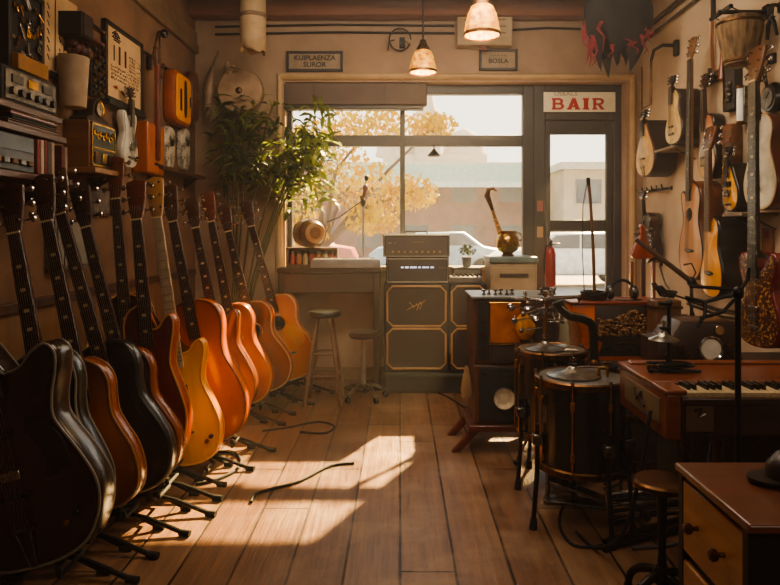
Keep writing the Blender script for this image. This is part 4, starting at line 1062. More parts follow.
MB().tube([(.06, 0, Z(57, YB)), (.05, .07, Z(57, YB))], .006, 6).build('hook', BLACKM, t)

t = thing('window_lamp', 'tiny dark conical lamp hanging from the window rail right of the mullion', 'lamp', (X(434, 6.05), 6.06, Z(156, 6.05)))
MB().lathe([(.062, 0), (.058, .012), (.022, .05), (.012, .065)], 18, caps=False).build('lamp_shade', BLACKM, t)
MB().cyl((0, 0, .05), (0, 0, .10), .006, seg=8).tube([(0, 0, .09), (0, .03, .11), (0, .062, .11)], .006, 6).build('lamp_stem', BLACKM, t)
MB().ball((0, 0, .022), .016, 8, 6).build('bulb', CREAM, t)
# ================================================================== gear on the right
CAB = wood('stack_cabinet_wood', (.36, .21, .12), (.24, .13, .075), rough=.4)
COPP = mat('copper_panel', (.84, .50, .24), (.58, .31, .13), rough=.35, scale=5, metal=.3)
REDW = wood('red_splay_leg', (.40, .17, .09), (.28, .11, .06), rough=.35)
t = thing('amplifier_cabinet', 'wooden amplifier cabinet with a copper coloured panel, topmost of its stack', 'amplifier', (X(517, 4.0), 4.0, .548))
w_, h_ = .535, .405
MB().span((-w_ / 2, .02, 0), (w_ / 2, .42, h_)).build('cabinet_shell', CAB, t, bevel=.01)
MB().span((-w_ / 2 - .012, .0, h_), (w_ / 2 + .012, .43, h_ + .018)).build('top_board', mat('grey_top_board', (.46, .46, .43), (.36, .36, .34), rough=.3), t, bevel=.005)
MB().span((-w_ / 2 + .03, .008, .03), (-w_ / 2 + .10, .02, h_ - .02)).build('side_post', TOLEX, t)
MB().span((-w_ / 2 + .10, .004, .135), (-w_ / 2 + .29, .02, h_ - .025)).build('copper_panel', COPP, t, bevel=.004)
MB().span((-w_ / 2 + .11, .006, .02), (-w_ / 2 + .27, .02, .125)).build('vent_panel', GRILL, t)
MB().span((-w_ / 2 + .36, .006, .03), (w_ / 2 - .03, .02, h_ - .06)).build('brown_panel', GRILL, t)
for k in range(3): MB().cyl((-w_ / 2 + .065, .008, .28 - .09 * k), (-w_ / 2 + .065, -.012, .28 - .09 * k), .014, seg=12).build('knob', BRONZE, t)
MB().tube([(-w_ / 2 + .1, .0, .13), (-w_ / 2 + .29, .0, .13), (-w_ / 2 + .29, 0, h_ - .02), (-w_ / 2 + .1, 0, h_ - .02)], .005, 6, closed=True).build('panel_trim', BRASS, t)

t = thing('speaker_box', 'black speaker box with one round cream cone under the copper panelled amplifier', 'speaker', (X(503, 4.0), 4.0, .178))
MB().span((-.175, .02, 0), (.175, .40, .366)).build('box_shell', CAB, t, bevel=.008)
MB().span((-.145, .006, .02), (.160, .022, .352)).build('front_baffle', TOLEX, t, bevel=.004)
q = MB().lathe([(.064, .0), (.064, .014), (.054, .010), (.030, -.004), (0, -.002)], 28, Matrix.Translation((.008, .002, .165)) @ MY).build('speaker_cone', mat('cream_cone', (.86, .80, .68), (.70, .63, .52), rough=.8, scale=20), t)
MB().lathe([(.064, 0), (.071, .004), (.071, .012), (.064, .014)], 28, Matrix.Translation((.008, .002, .165)) @ MY).build('cone_ring', STEEL, t)
MB().box((.02, .002, .315), (.08, .008, .018)).build('name_plate', STEEL, t)
MB().box((-.11, .002, .31), (.02, .01, .02)).build('switch', BRONZE, t)
t = thing('splayed_stand', 'low red-brown wooden stand with splayed legs carrying the speaker stack', 'stand', (X(503, 4.0), 4.0, 0))
MB().span((-.21, .0, .135), (.21, .42, .175)).build('stand_top', REDW, t, bevel=.006)
for sx_ in (-1, 1):
    for y_ in (.03, .36):
        pr = [(sx_ * .14, .134), (sx_ * .20, .134), (sx_ * .25, .07), (sx_ * .315, .0), (sx_ * .265, .0), (sx_ * .215, .05)]
        MB().prism(pr, y_, y_ + .045, bev=.004).build('leg', REDW, t)
t = thing('yellow_cloth', 'crumpled yellow cloth bag hanging on the front of the copper panelled amplifier', 'bag', (X(524, 3.96), 3.965, .79))
rnd = random.Random(14); vs = []; fs = []; n_ = 18
for j in range(9):
    u = j / 8; r_ = .055 * math.sin(PI * (.12 + .8 * u)) ** .7
    for k in range(n_):
        a = 2 * PI * k / n_; rr_ = r_ * (1 + .18 * math.sin(3 * a + 5 * u) + rnd.uniform(-.08, .08))
        vs.append((rr_ * math.cos(a) * 1.1, rr_ * math.sin(a) * .5 - .012, -.075 + .15 * u))
for j in range(8):
    for k in range(n_): fs.append((j * n_ + k, j * n_ + (k + 1) % n_, (j + 1) * n_ + (k + 1) % n_, (j + 1) * n_ + k))
MB().add(vs, fs + [tuple(range(n_)), tuple(8 * n_ + k for k in range(n_))]).build('bag_body', mat('yellow_rag', (.80, .55, .20), (.58, .35, .10), rough=.8, scale=25), t)
MB().tube([(-.02, 0, .07), (-.01, .012, .10), (.01, .012, .10), (.02, 0, .07)], .005, 6).build('drawstring', BRONZE, t)
t = thing('cloth_pouch', 'small pale cloth pouch hanging at the left corner of the speaker stack', 'pouch', (X(467, 3.95), 3.98, .50))
MB().lathe([(0, -.15), (.03, -.145), (.036, -.10), (.026, -.03), (.012, .04), (.006, .05), (0, .05)], 14, Matrix.Diagonal((1, .6, 1, 1))).build('pouch_body', mat('pale_pouch', (.58, .46, .32), (.44, .34, .23), rough=.9), t)
MB().tube([(0, 0, .045), (.012, .004, .09), (.03, .03, .10)], .004, 6).build('cord', BRONZE, t)

# drums
SHELL = mat('black_drum_shell', (.062, .056, .052), (.045, .042, .04), rough=.25, coat=.4)
HEADM = mat('drum_head', (.40, .37, .33), (.25, .23, .21), rough=.28, scale=9)
def drum(name, label, x, y, ztop, zbot, r, feet, seed):
    t = thing(name, label, 'drum', (x, y, 0))
    MB().lathe([(r, zbot), (r, ztop - .012)], 40).lathe([(r, zbot), (r * .2, zbot + .002)], 40).build('shell', SHELL, t, sharp=30)
    MB().lathe([(r + .002, ztop - .014), (r * .98, ztop - .004), (0, ztop - .006)], 40).build('drum_head', HEADM, t)
    for z_, nme in ((ztop - .012, 'rim_hoop'), (zbot + .012, 'rim_hoop')):
        MB().lathe([(r + .002, z_ - .020), (r + .014, z_ - .020), (r + .016, z_ + .006), (r + .006, z_ + .012), (r + .002, z_ + .008)], 40).build(nme, BRONZE, t)
    for k in range(8):
        a = 2 * PI * k / 8 + .35; c, s_ = math.cos(a), math.sin(a)
        M_ = Matrix.Translation((c * (r + .010), s_ * (r + .010), 0)) @ Matrix.Rotation(a, 4, 'Z')
        MB().box((0, 0, zbot + .09), (.022, .02, .04), M_).build('lug', BRASS, t, bevel=.004)
        lg = MB().box((0, 0, ztop - .10), (.022, .02, .045), M_).build('lug', BRASS, t, bevel=.004)
        MB().cyl(M_ @ Vector((.008, 0, zbot + .01)), M_ @ Vector((.008, 0, ztop)), .0042, seg=6).build('tension_rod', BRASS, lg)
        MB().cyl(M_ @ Vector((.008, 0, ztop - .004)), M_ @ Vector((.008, 0, ztop + .012)), .008, seg=6).build('tension_screw', CHROME, lg)
    for (ex, ey) in feet:
        d_ = Vector((ex, ey, 0)); n_ = d_.normalized() * (r + .022)
        lg = MB().tube([Vector((n_.x, n_.y, zbot + .20)), Vector((n_.x, n_.y, zbot - .02)), Vector((ex, ey, .02))], .0115, 8).build('leg', BLACKM, t)
        MB().cyl(Vector((ex, ey, .0)), Vector((ex, ey, .05)) - d_.normalized() * .004, .019, .015, seg=12).build('rubber_foot', RUBBER, lg)
        MB().box((n_.x, n_.y, zbot + .13), (.045, .045, .05)).build('leg_bracket', STEEL, t, bevel=.006)
    return t
DA = (X(581, 3.05), 3.05); DB = (X(551, 3.56), 3.56)
drum('floor_drum', 'black floor drum with brass lugs, the nearer of the two drums', DA[0], DA[1], .70, .285, .198, ((-.235, -.05), (.07, -.235), (.20, -.13), (.03, .23)), 1)
drum('floor_drum', 'black drum standing behind the nearer one, its legs hidden', DB[0], DB[1], .735, .28, .182, ((-.20, -.10), (.16, .17), (-.08, .21)), 2)
def cymbal(name, label, loc, r, m, tilt=(0, 0)):
    t = thing(name, label, 'cymbal', loc); t.rotation_euler = (tilt[0], tilt[1], 0)
    MB().lathe([(r, 0), (r * .62, .012), (r * .26, .020), (r * .22, .032), (r * .10, .042), (0, .043), (0, .040), (r * .22, .028), (r * .6, .008), (r, -.003)], 36).build('cymbal_plate', m, t)
    MB().lathe([(.018, .042), (.018, .052), (.0, .054)], 14).build('felt_washer', FELT, t)
    MB().cyl((0, 0, .05), (0, 0, .078), .006, seg=8).box((0, 0, .07), (.035, .008, .012)).build('wing_nut', CHROME, t)
    return t
SILV = mat('dull_silver_cymbal', (.66, .65, .61), (.48, .46, .42), rough=.28, metal=1.0, scale=18)
cymbal('cymbal', 'silver cymbal lying on the nearer black drum', (DA[0] - .035, DA[1] + .0, .703), .125, SILV)
cymbal('cymbal', 'silver cymbal lying on the farther drum below the chrome hardware', (DB[0] - .035, DB[1] - .02, .738), .12, SILV)
t = thing('folded_paper', 'small white slip of paper lying on the farther drum', 'paper', (DB[0] + .075, DB[1] - .085, .736), rz=.1)
MB().add([(-.05, -.02, 0), (.05, -.02, .002), (.05, .02, .002), (-.05, .02, 0), (.0, -.02, .008), (.0, .02, .008)], [(0, 4, 5, 3), (4, 1, 2, 5)]).build('paper_sheet', mat('white_paper', (.80, .76, .68), rough=.8), t, sharp=0)
t = thing('brass_clamp', 'small brass clamp lying on the nearer drum beside its cymbal', 'clamp', (DA[0] + .085, DA[1] - .06, .699))
MB().tube([(-.02, 0, .012), (-.02, 0, .045), (.02, 0, .045), (.02, 0, .02)], .009, 8).build('clamp_jaw', BRASS, t)
MB().cyl((.02, 0, .004), (.02, 0, .07), .006, seg=8).box((.02, 0, .068), (.04, .008, .012)).build('clamp_screw', BRASS, t)
t = thing('felt_beater', 'dark soft beater lying across the nearer drum', 'drumstick', (DA[0] + .12, DA[1] + .10, .712))
MB().tube([(-.10, .02, .0), (.03, -.005, .006)], .006, 8).build('handle', NECKD, t)
MB().ball((.05, -.01, .012), (.034, .03, .022), 14, 8).build('beater_head', FELT, t)

# cymbal stand crowded with chrome hardware
t = thing('hardware_stand', 'tall stand crowded with chrome clamps and rods behind the drums', 'drum hardware', (X(545, 3.81), 3.81, 0))
MB().cyl((0, 0, .20), (0, 0, 1.02), .013, seg=10).build('pole', BRASS, t)
for k in range(3):
    a = k * 2 * PI / 3 + .9
    lg = MB().tube([(0, 0, .34), (.10 * math.cos(a), .07 * math.sin(a), .16), (.17 * math.cos(a), .10 * math.sin(a), .012)], .009, 8).build('leg', CHROME, t)
    MB().ball((.17 * math.cos(a), .10 * math.sin(a), .014), (.016, .016, .014), 10, 6).build('rubber_foot', RUBBER, lg)
rnd = random.Random(33)
for k in range(11):
    z_ = rnd.uniform(.80, 1.02); a = rnd.uniform(0, 2 * PI); l_ = rnd.uniform(.06, .17)
    e = Vector((l_ * math.cos(a) * 1.1 - .03, l_ * math.sin(a) * .45 - .02, z_ + rnd.uniform(-.06, .05)))
    MB().tube([(0, 0, z_), e], rnd.uniform(.004, .007), 8).build('rod', CHROME, t)
    kk = rnd.random()
    if kk < .35: MB().lathe([(.020, 0), (.024, .006), (.015, .014), (0, .016)], 14, Matrix.Translation(e) @ Matrix.Rotation(rnd.uniform(0, 3), 4, 'X')).build('wing_nut', CHROME, t)
    elif kk < .7: MB().box(e, (.035, .022, .026)).cyl(e - Vector((0, 0, .026)), e + Vector((0, 0, .03)), .006, seg=8).build('clamp', CHROME, t, bevel=.004)
    else: MB().ball(e, .015, 10, 6).build('ball_joint', STEEL, t)
for k in range(9):
    p = Vector((rnd.uniform(-.14, .10), rnd.uniform(-.08, .03), rnd.uniform(.84, 1.03)))
    q = MB(); q.cyl(p, p + Vector((rnd.uniform(-.03, .03), 0, .045)), .0085, seg=8).box(p, (.028, .02, .014)).box(p + Vector((0, 0, .03)), (.016, .034, .010))
    q.tube([p, Vector((0, 0, p.z))], .0045, 6)
    q.build('clamp', CHROME if k % 3 else STEEL, t, bevel=.002)
MB().tube([(-.20, -.02, .985), (-.05, -.02, .975), (.07, -.02, .985), (.19, -.01, .99), (.20, -.01, .95)], [.009, .011, .013, .011, .008], 10).build('cross_bar', CHROME, t)
MB().ball((.20, -.01, .985), (.016, .016, .02), 10, 6).build('bar_end', BRONZE, t)
for k in range(6):
    p = on_floor
    h_ = thing('wing_bolt', 'loose chrome bolt on top of the copper panelled amplifier, %s from its left end' % nm[k], 'bolt', (X(484, 4.1) + k * .036, 4.10 + .03 * (k % 2), .972), rz=k * 1.1, group='loose bolts on the amplifier')
    MB().cyl((0, 0, 0), (0, 0, .03), .006, seg=8).build('bolt_shank', CHROME, h_)
    MB().lathe([(.014, 0), (.014, .006), (.008, .01)], 6).build('bolt_head', STEEL, h_)
    MB().box((0, 0, .028), (.034, .006, .012)).build('bolt_wing', CHROME, h_, bevel=.002)
t = thing('swan_spout', 'curved black and silver horn spout between the amplifier and the orange cabinet', 'horn', (X(557, 3.75), 3.74, 0))
MB().tube(catmull([(0, 0, .97), (.02, 0, .93), (.07, 0, .885), (.14, .0, .87), (.20, .01, .83), (.215, .02, .72), (.22, .03, .605)], 4, False), [.034, .032, .031, .030, .029, .028, .027, .026, .026, .025, .025, .025, .025, .025, .025, .025, .025, .025, .025, .025, .025, .025, .025, .025, .025], 12).build('spout_tube', BLACK, t)
MB().tube([(.02, -.028, .945), (.07, -.03, .905), (.14, -.028, .893), (.19, -.02, .87)], [.006, .008, .008, .005], 8).build('silver_edge', CHROME, t)
MB().lathe([(.045, 0), (.045, .012), (.03, .02), (.027, .03)], 16, Matrix.Translation((.22, .03, .602))).build('flange', BRONZE, t)
t = thing('road_case', 'dark scuffed travel case supporting the orange fronted cabinet', 'case', (1.36, 3.90, 0))
RUSTY = mat('scuffed_case', (.22, .16, .12), (.10, .075, .06), rough=.6, scale=16, bump=.3)
MB().span((-.36, -.22, .02), (.40, .25, .60)).build('case_body', RUSTY, t, bevel=.01)
for z_ in (.05, .31, .575): MB().span((-.366, -.226, z_ - .02), (.406, .256, z_ + .02)).build('case_band', BRONZE, t, bevel=.004)
for sx_ in (-1, 1): MB().box((sx_ * .2, -.232, .45), (.06, .016, .07)).build('latch', STEEL, t, bevel=.004)

t = thing('orange_cabinet', 'orange-brown cabinet with a curved side and a panel of bronze beads', 'cabinet', (X(620, 3.85), 3.86, .602))
OR2 = wood('orange_cabinet_wood', (.82, .42, .18), (.62, .28, .11), rough=.3, axis='x')
w_ = .52
out = catmull([(-.25, 0), (.26, 0), (.26, .345), (-.235, .345), (-.275, .30), (-.24, .20), (-.215, .10)], 1)
MB().prism([(-.20, 0), (.27, 0), (.27, .345), (-.25, .345), (-.285, .325), (-.285, .28), (-.25, .24), (-.225, .16), (-.215, .06)], .0, .30, bev=.008).build('cabinet_body', OR2, t)
MB().prism([(-.13, .03), (.262, .03), (.262, .33), (-.145, .33), (-.15, .13), (-.10, .11)], -.008, .01, bev=.003).build('front_panel', mat('brown_front', (.20, .14, .11), (.14, .10, .08), rough=.5), t)
MB().span((-.29, -.012, .335), (.275, .30, .352)).build('top_edge', wood('red_edge', (.46, .20, .11), axis='x'), t, bevel=.004)
rnd = random.Random(6); q = MB()
for k in range(330):
    x_, z_ = rnd.uniform(-.125, .20), rnd.uniform(.155, .30)
    if z_ > .27 + .03 * math.sin(x_ * 20) : continue
    e = Matrix.Translation((x_, -.010 - rnd.uniform(0, .010), z_)) @ Euler((rnd.uniform(0, 3), rnd.uniform(0, 3), 0)).to_matrix().to_4x4()
    q.ball((0, 0, 0), (.0125, .008, .0075), 7, 5, e)
b_ = q.build('bronze_beads', mat('bronze_bead', (.62, .45, .27), (.36, .24, .13), rough=.35, metal=.6, scale=60), t); b_['kind'] = 'stuff'
for k in range(5): MB().cyl((-.08 + .065 * k, -.008, .075), (-.08 + .065 * k, -.03, .075), .013, seg=12).build('knob', BRONZE if k % 2 else BLACKM, t)
MB().box((.06, -.010, .108), (.16, .006, .010)).build('dial_strip', BRASS, t)
MB().tube([(.16, -.012, .20), (.20, -.02, .24), (.19, -.02, .30), (.23, -.012, .32)], .006, 6).build('wire_loop', CHROME, t)
# things standing on the orange cabinet
ZT = .602 + .352
t = thing('black_pan', 'shallow black tin on the orange cabinet holding the upright bow', 'tin', (X(594, 3.98), 3.98, ZT))
MB().lathe([(.075, 0), (.078, .004), (.078, .05), (.074, .052), (.070, .045), (.070, .03), (0, .03)], 28).build('tin_body', BLACK, t)
MB().lathe([(.078, .038), (.083, .042), (.083, .050), (.078, .052)], 28).build('tin_rim', BLACKM, t)
t = thing('musical_bow', 'thin wooden musical bow with a wire standing upright in the black tin', 'musical bow', (X(592, 3.98), 3.98, ZT + .031))
BW = wood('bow_wood', (.46, .32, .20), (.34, .22, .13))
MB().tube(catmull([(.015, 0, 0), (.010, 0, .20), (.0, 0, .42), (-.012, 0, .60), (-.022, 0, .70)], 4, False), [.0105] * 6 + [.0095] * 6 + [.009] * 5, 8).build('bow_stick', BW, t)
MB().tube([(-.022, -.006, .69), (-.038, -.012, .66), (-.058, -.012, .55), (-.064, -.012, .30), (-.05, -.008, .02)], .0028, 6).build('wire', RUBBER, t)
MB().cyl((-.0215, 0, .67), (-.024, 0, .715), .012, seg=10).build('tip', EBONY, t)
t = thing('headphones', 'black headphones resting on the orange cabinet beside the black tin', 'headphones', (X(622, 3.98), 3.98, ZT))
MB().tube([(.075 * math.cos(a), .0, .035 + .085 * math.sin(a)) for a in [PI * i / 12 for i in range(13)]], .009, 8).build('headband', RUBBER, t)
for s_ in (-1, 1):
    MB().lathe([(0, -.018), (.036, -.018), (.042, -.008), (.042, .010), (.034, .018), (0, .018)], 18, Matrix.Translation((s_ * .072, 0, .0435)) @ Matrix.Rotation(PI / 2, 4, 'Y')).build('ear_cup', BLACK, t)
MB().tube([(.07, .0, .004), (.10, -.05, .004), (.03, -.08, .004), (-.06, -.06, .004)], .0035, 6).build('cord', RUBBER, t)
# instrument head on a pole in the corner
t = thing('corner_stand', 'upright wooden stand post with a small red-brown scroll head in the right corner', 'stand', (X(641, 5.4), 5.35, 0))
MB().lathe([(.16, 0), (.16, .02), (.05, .05), (.02, .07)], 20).build('base', BLACKM, t)
MB().cyl((0, 0, .06), (0, 0, 1.16), .018, seg=10).build('post', NECKD, t)
MB().span((-.11, -.02, .72), (-.085, .03, 1.12)).span((.07, -.02, .72), (.095, .03, 1.12)).span((-.11, 0, .76), (.095, .02, .79)).build('rack_frame', BRWN, t, bevel=.004)
MB().prism(catmull([(-.09, 1.15), (.07, 1.15), (.085, 1.21), (.04, 1.25), (.015, 1.34), (.0, 1.42), (-.03, 1.42), (-.035, 1.33), (-.085, 1.24)], 4), -.03, .03, bev=.01).build('scroll_head', REDB, t)
for k in range(4): MB().cyl((-.06, -.0, 1.27 + .04 * k), (.06, 0, 1.275 + .04 * k), .006, seg=8).ball((-.065 + .13 * (k % 2), 0, 1.27 + .04 * k), (.016, .012, .012), 8, 5).build('tuning_peg', STEEL, t)

# trunk, radio, small box
t = thing('low_trunk', 'dark low trunk under the old radio against the right wall', 'trunk', (1.78, 3.30, 0))
MB().span((-.40, -.22, .02), (.38, .205, .715)).build('trunk_body', RUSTY, t, bevel=.012)
MB().span((-.41, -.24, .62), (.39, .21, .722)).build('trunk_lid', DKW, t, bevel=.01)
for sx_ in (-1, 1): MB().box((sx_ * .22, -.245, .60), (.05, .016, .08)).build('latch', BRONZE, t, bevel=.003)
t = thing('old_radio', 'dark stepped wooden radio with a round chrome dial', 'radio', (X(695, 3.2), 3.14, .7235))
RAD = wood('radio_wood', (.24, .15, .11), (.16, .095, .07), axis='x', rough=.35)
pr = [(-.21, 0), (.21, 0), (.165, .215), (-.09, .215), (-.15, .13), (-.21, .12)]
MB().prism(pr, 0, .22, bev=.006).build('radio_case', RAD, t)
MB().prism(offset(pr, -.018), -.006, .004, bev=.002).build('front_panel', mat('radio_front', (.19, .125, .10), rough=.4), t)
def dial(x, z, r, m, nme):
    MB().lathe([(r * .78, .004), (r, .0), (r, .012), (r * .9, .018), (r * .78, .012)], 26, Matrix.Translation((x, -.004, z)) @ MY).build(nme + '_ring', CHROME, t)
    MB().lathe([(0, .010), (r * .8, .006), (r * .8, 0), (0, 0)], 24, Matrix.Translation((x, -.005, z)) @ MY).build(nme, m, t)
DLM = mat('dial_face', (.92, .90, .84), (.80, .78, .72), rough=.3)
dial(.045, .085, .062, DLM, 'dial'); dial(.085, .175, .026, mat('amber_dial', (.66, .50, .34), rough=.4), 'tuning_eye')
for (x_, z_) in ((-.06, .05), (-.10, .09), (-.165, .05), (.135, .06), (.135, .10)): MB().cyl((x_, -.004, z_), (x_, -.024, z_), .016, seg=14).build('knob', BRONZE, t)
MB().box((-.13, -.008, .095), (.05, .006, .012)).build('dial_strip', STEEL, t)
t = thing('small_wooden_box', 'small upright brown box behind the radio with a cable looped over it', 'box', (X(673, 3.62), 3.74, .602))
MB().span((-.075, -.06, 0), (.075, .07, .38)).build('box_body', wood('box_wood', (.40, .25, .15), rough=.4), t, bevel=.008)
MB().span((-.08, -.065, .33), (.08, .075, .345)).build('lid_seam', BRONZE, t)
t = thing('coiled_cable', 'black cable coiled on top of the small upright brown box', 'cable', (X(673, 3.62), 3.74, .984))
MB().tube([((.055 + .008 * (i // 12)) * math.cos(i * PI / 6), .05 * math.sin(i * PI / 6), .01 + .004 * i * .3 + (.05 if 3 < i % 12 < 9 else 0) * .8) for i in range(30)], .007, 6).build('cable_coil', RUBBER, t)
MB().tube([(.06, 0, .02), (.12, -.04, .0), (.145, -.07, -.10)], .006, 6).build('cable_tail', RUBBER, t)
t = thing('glass_jug', 'clear glass bottle beside the small upright brown box', 'bottle', (X(684, 3.6), 3.60, .602))
GLS = bpy.data.materials.new('bottle_glass'); GLS.use_nodes = True
b_ = GLS.node_tree.nodes['Principled BSDF']; b_.inputs['Transmission Weight'].default_value = .9; b_.inputs['Roughness'].default_value = .06
ns = GLS.node_tree.nodes.new('ShaderNodeTexNoise'); rp = GLS.node_tree.nodes.new('ShaderNodeValToRGB'); rp.color_ramp.elements[0].color = (.62, .68, .66, 1); rp.color_ramp.elements[1].color = (.78, .82, .80, 1)
GLS.node_tree.links.new(ns.outputs[0], rp.inputs[0]); GLS.node_tree.links.new(rp.outputs[0], b_.inputs['Base Color'])
MB().lathe([(.04, 0), (.048, .006), (.05, .16), (.04, .20), (.018, .24), (.018, .285), (.022, .29)], 20).build('bottle_body', GLS, t)
MB().lathe([(.019, .285), (.019, .31), (0, .312)], 14).build('cap', STEEL, t)

# electric piano
t = thing('electric_piano', 'wooden electric piano with a dark front and a row of keys on the right', 'piano', (0, 0, 0))
PT = wood('piano_top_wood', (.46, .24, .13), (.33, .16, .085), axis='x', rough=.32, coat=.3)
PD = wood('piano_dark_wood', (.24, .13, .085), (.16, .085, .06), axis='x', rough=.35)
x0, x1, y0, y1 = .965, 2.12, 2.36, 2.86
MB().add([(x0 + .055, y0, .63), (x1, y0, .63), (x1, y1, .63), (x0 + .055, y1, .63), (x0 + .055, y0, .762), (x1, y0, .762), (x1, y1, .78), (x0 + .055, y1, .78)], [(0, 1, 2, 3), (4, 5, 6, 7), (0, 1, 5, 4), (1, 2, 6, 5), (2, 3, 7, 6), (3, 0, 4, 7)]).build('piano_case', PD, t, bevel=.006)
MB().span((x0, y0 - .006, .615), (x0 + .055, y1, .785)).build('end_panel', PT, t, bevel=.008)
MB().span((x0 - .004, y0 + .05, .66), (x0 + .0, y1 - .08, .755)).build('end_plate', mat('pale_end_plate', (.44, .38, .29), (.34, .28, .21), rough=.5), t)
q = MB(); q.tube([(x0 - .006, 2.55, .69), (x0 - .008, 2.60, .72), (x0 - .008, 2.58, .735), (x0 - .008, 2.63, .70), (x0 - .006, 2.66, .735)], .006, 6); q.build('end_emblem', INK, t)
MB().box((x0 + .12, y0 - .004, .70), (.10, .008, .10)).build('front_plate', mat('front_plate_brown', (.36, .27, .20), rough=.45), t)
q = MB(); q.tube([(x0 + .10, y0 - .010, .725), (x0 + .125, y0 - .011, .735), (x0 + .115, y0 - .011, .705), (x0 + .14, y0 - .010, .715)], .005, 6); q.build('front_emblem', STEEL, t)
MB().span((x0 - .004, y0 + .13, .782), (x1 + .02, y1 + .02, .800)).build('piano_top', PT, t, bevel=.006)
MB().span((x0 - .004, y0 - .012, .782), (x0 + .075, y0 + .13, .800)).build('cheek_block', PT, t, bevel=.006)
MB().span((x0 + .03, y0 + .44, .80), (x1 - .1, y0 + .49, .812)).build('rear_rail', PT, t, bevel=.006)
MB().span((x0 + .055, y0 - .014, .745), (x1, y0 + .012, .772)).build('key_slip', PD, t, bevel=.005)
kw = .0235; xk = x0 + .085; k = 0; j = 0
while xk + kw < x1:
    MB().box((xk + kw / 2, y0 + .073, .775), (kw * .93, .118, .022)).build('white_key', mat('ivory_key2', (.72, .64, .50), rough=.35), t, bevel=.002)
    if k % 7 not in (2, 6) and xk + 2 * kw < x1:
        MB().prism([(xk + kw * .74, .786), (xk + kw * 1.26, .786), (xk + kw * 1.2, .805), (xk + kw * .8, .805)], y0 + .055, y0 + .13).build('black_key', BLACK, t, bevel=.001)
    xk += kw; k += 1
for (xx, yy) in ((x0 + .25, y0 + .12), (x1 - .1, y0 + .12), (x0 + .25, y1 - .08), (x1 - .1, y1 - .08)):
    MB().lathe([(.022, 0), (.022, .02), (.015, .03), (.018, .30), (.030, .45), (.022, .55), (.034, .615), (.034, .63)], 14, Matrix.Translation((xx, yy, 0))).build('leg', BRONZE, t)
MB().tube([(x0 + .25, y0 + .12, .30), (x0 + .25, y1 - .08, .30)], .010, 8).tube([(x0 + .25, y0 + .3, .30), (x1 - .1, y0 + .3, .30)], .010, 8).build('stretcher', BLACKM, t)
# disc on a small stand on the piano
t = thing('desk_stand', 'short black microphone stand on the left of the piano top', 'microphone stand', (X(667, 2.72), 2.70, .801))
MB().lathe([(.030, 0), (.030, .010), (.014, .02), (.010, .06)], 18).build('base', BLACKM, t)
MB().cyl((0, 0, .02), (0, 0, .27), .0085, seg=10).build('pole', BLACKM, t)
MB().tube([(-.01, 0, .27), (-.04, 0, .275)], .008, 8).ball((0, 0, .275), .016, 10, 6).build('clutch', BLACKM, t)
cymbal('cymbal', 'small silver cymbal on top of the short stand on the piano', (X(664, 2.7), 2.70, .925), .062, SILV)
t = thing('cable_pile', 'tangled black cables and clips lying on the back of the piano top', 'cables', (X(655, 2.8), 2.66, .802))
rnd = random.Random(8)
for k in range(5):
    pts = [(rnd.uniform(-.09, .12), rnd.uniform(-.05, .05), .006 + .006 * k) for _ in range(6)]
    MB().tube(catmull(pts, 4, False), .005, 6).build('cable', RUBBER, t)
for k in range(4): MB().box((rnd.uniform(-.08, .1), rnd.uniform(-.04, .04), .02), (.03, .018, .022)).build('clip', BRONZE, t, bevel=.003)

# music stand pole in front of the piano
t = thing('music_stand', 'black music stand with a long pole and folding arms before the piano', 'music stand', (X(738, 2.06), 2.06, 0))
MB().cyl((0, 0, .16), (0, 0, 1.18), .0095, seg=10).build('pole', BLACKM, t)
MB().cyl((0, 0, .55), (0, 0, .60), .016, seg=10).cyl((0, -.03, .575), (0, 0, .575), .008, seg=8).build('height_clamp', BLACKM, t)
for k in range(3):
    a = k * 2 * PI / 3 + .4
    lg = MB().tube([(0, 0, .24), (.12 * math.cos(a), .12 * math.sin(a), .10), (.17 * math.cos(a), .17 * math.sin(a), .012)], .008, 8).build('leg', BLACKM, t)
    MB().ball((.17 * math.cos(a), .17 * math.sin(a), .013), (.014, .014, .013), 10, 6).build('rubber_foot', RUBBER, lg)
for p in (((0, 0, 1.18), (-.10, .01, 1.15), (-.16, .02, 1.165)), ((0, 0, 1.18), (.0, .01, 1.19), (-.14, .03, 1.20)), ((0, 0, 1.17), (-.05, .0, 1.12), (-.12, .0, 1.10)), ((-.10, .01, 1.15), (-.105, 0, 1.11), (-.13, 0, 1.07)), ((0, 0, 1.18), (.03, 0, 1.22), (.035, 0, 1.26))):
    MB().tube(p, .006, 8).build('folding_arm', BLACKM, t)
MB().ball((0, 0, 1.18), (.018, .018, .022), 10, 6).build('top_joint', BLACKM, t)
# boom stand behind
t = thing('boom_stand', 'steel boom stand with a long slanting arm in front of the right wall', 'stand', (X(690, 4.3), 4.28, 0))
MB().cyl((0, 0, .03), (0, 0, 1.04), .012, seg=10).build('pole', STEEL, t)
MB().lathe([(.12, 0), (.12, .015), (.04, .03), (.014, .05)], 22).build('base', BLACKM, t)
MB().tube([(-.36, .02, 1.32), (0, 0, 1.04), (.05, -.005, 1.005)], [.015, .018, .014], 10).build('boom_arm', mat('dark_wood_arm', (.34, .26, .21), rough=.4), t)
MB().ball((0, 0, 1.04), (.03, .03, .035), 12, 8).cyl((0, -.05, 1.04), (0, .02, 1.04), .012, seg=8).build('clutch', BLACKM, t)
MB().tube([(0, 0, 1.04), (.03, .0, 1.10), (.0, .0, 1.16), (-.05, 0, 1.15)], .005, 6).build('cable', RUBBER, t)
t = thing('grey_boom_arm', 'grey flat metal bracket arm leaning out from the right wall above the radio', 'bracket', (XR - .02, 4.10, .845))
MB().box((0.005, 0, 0), (.03, .10, .12)).build('wall_plate', STEEL, t, bevel=.004)
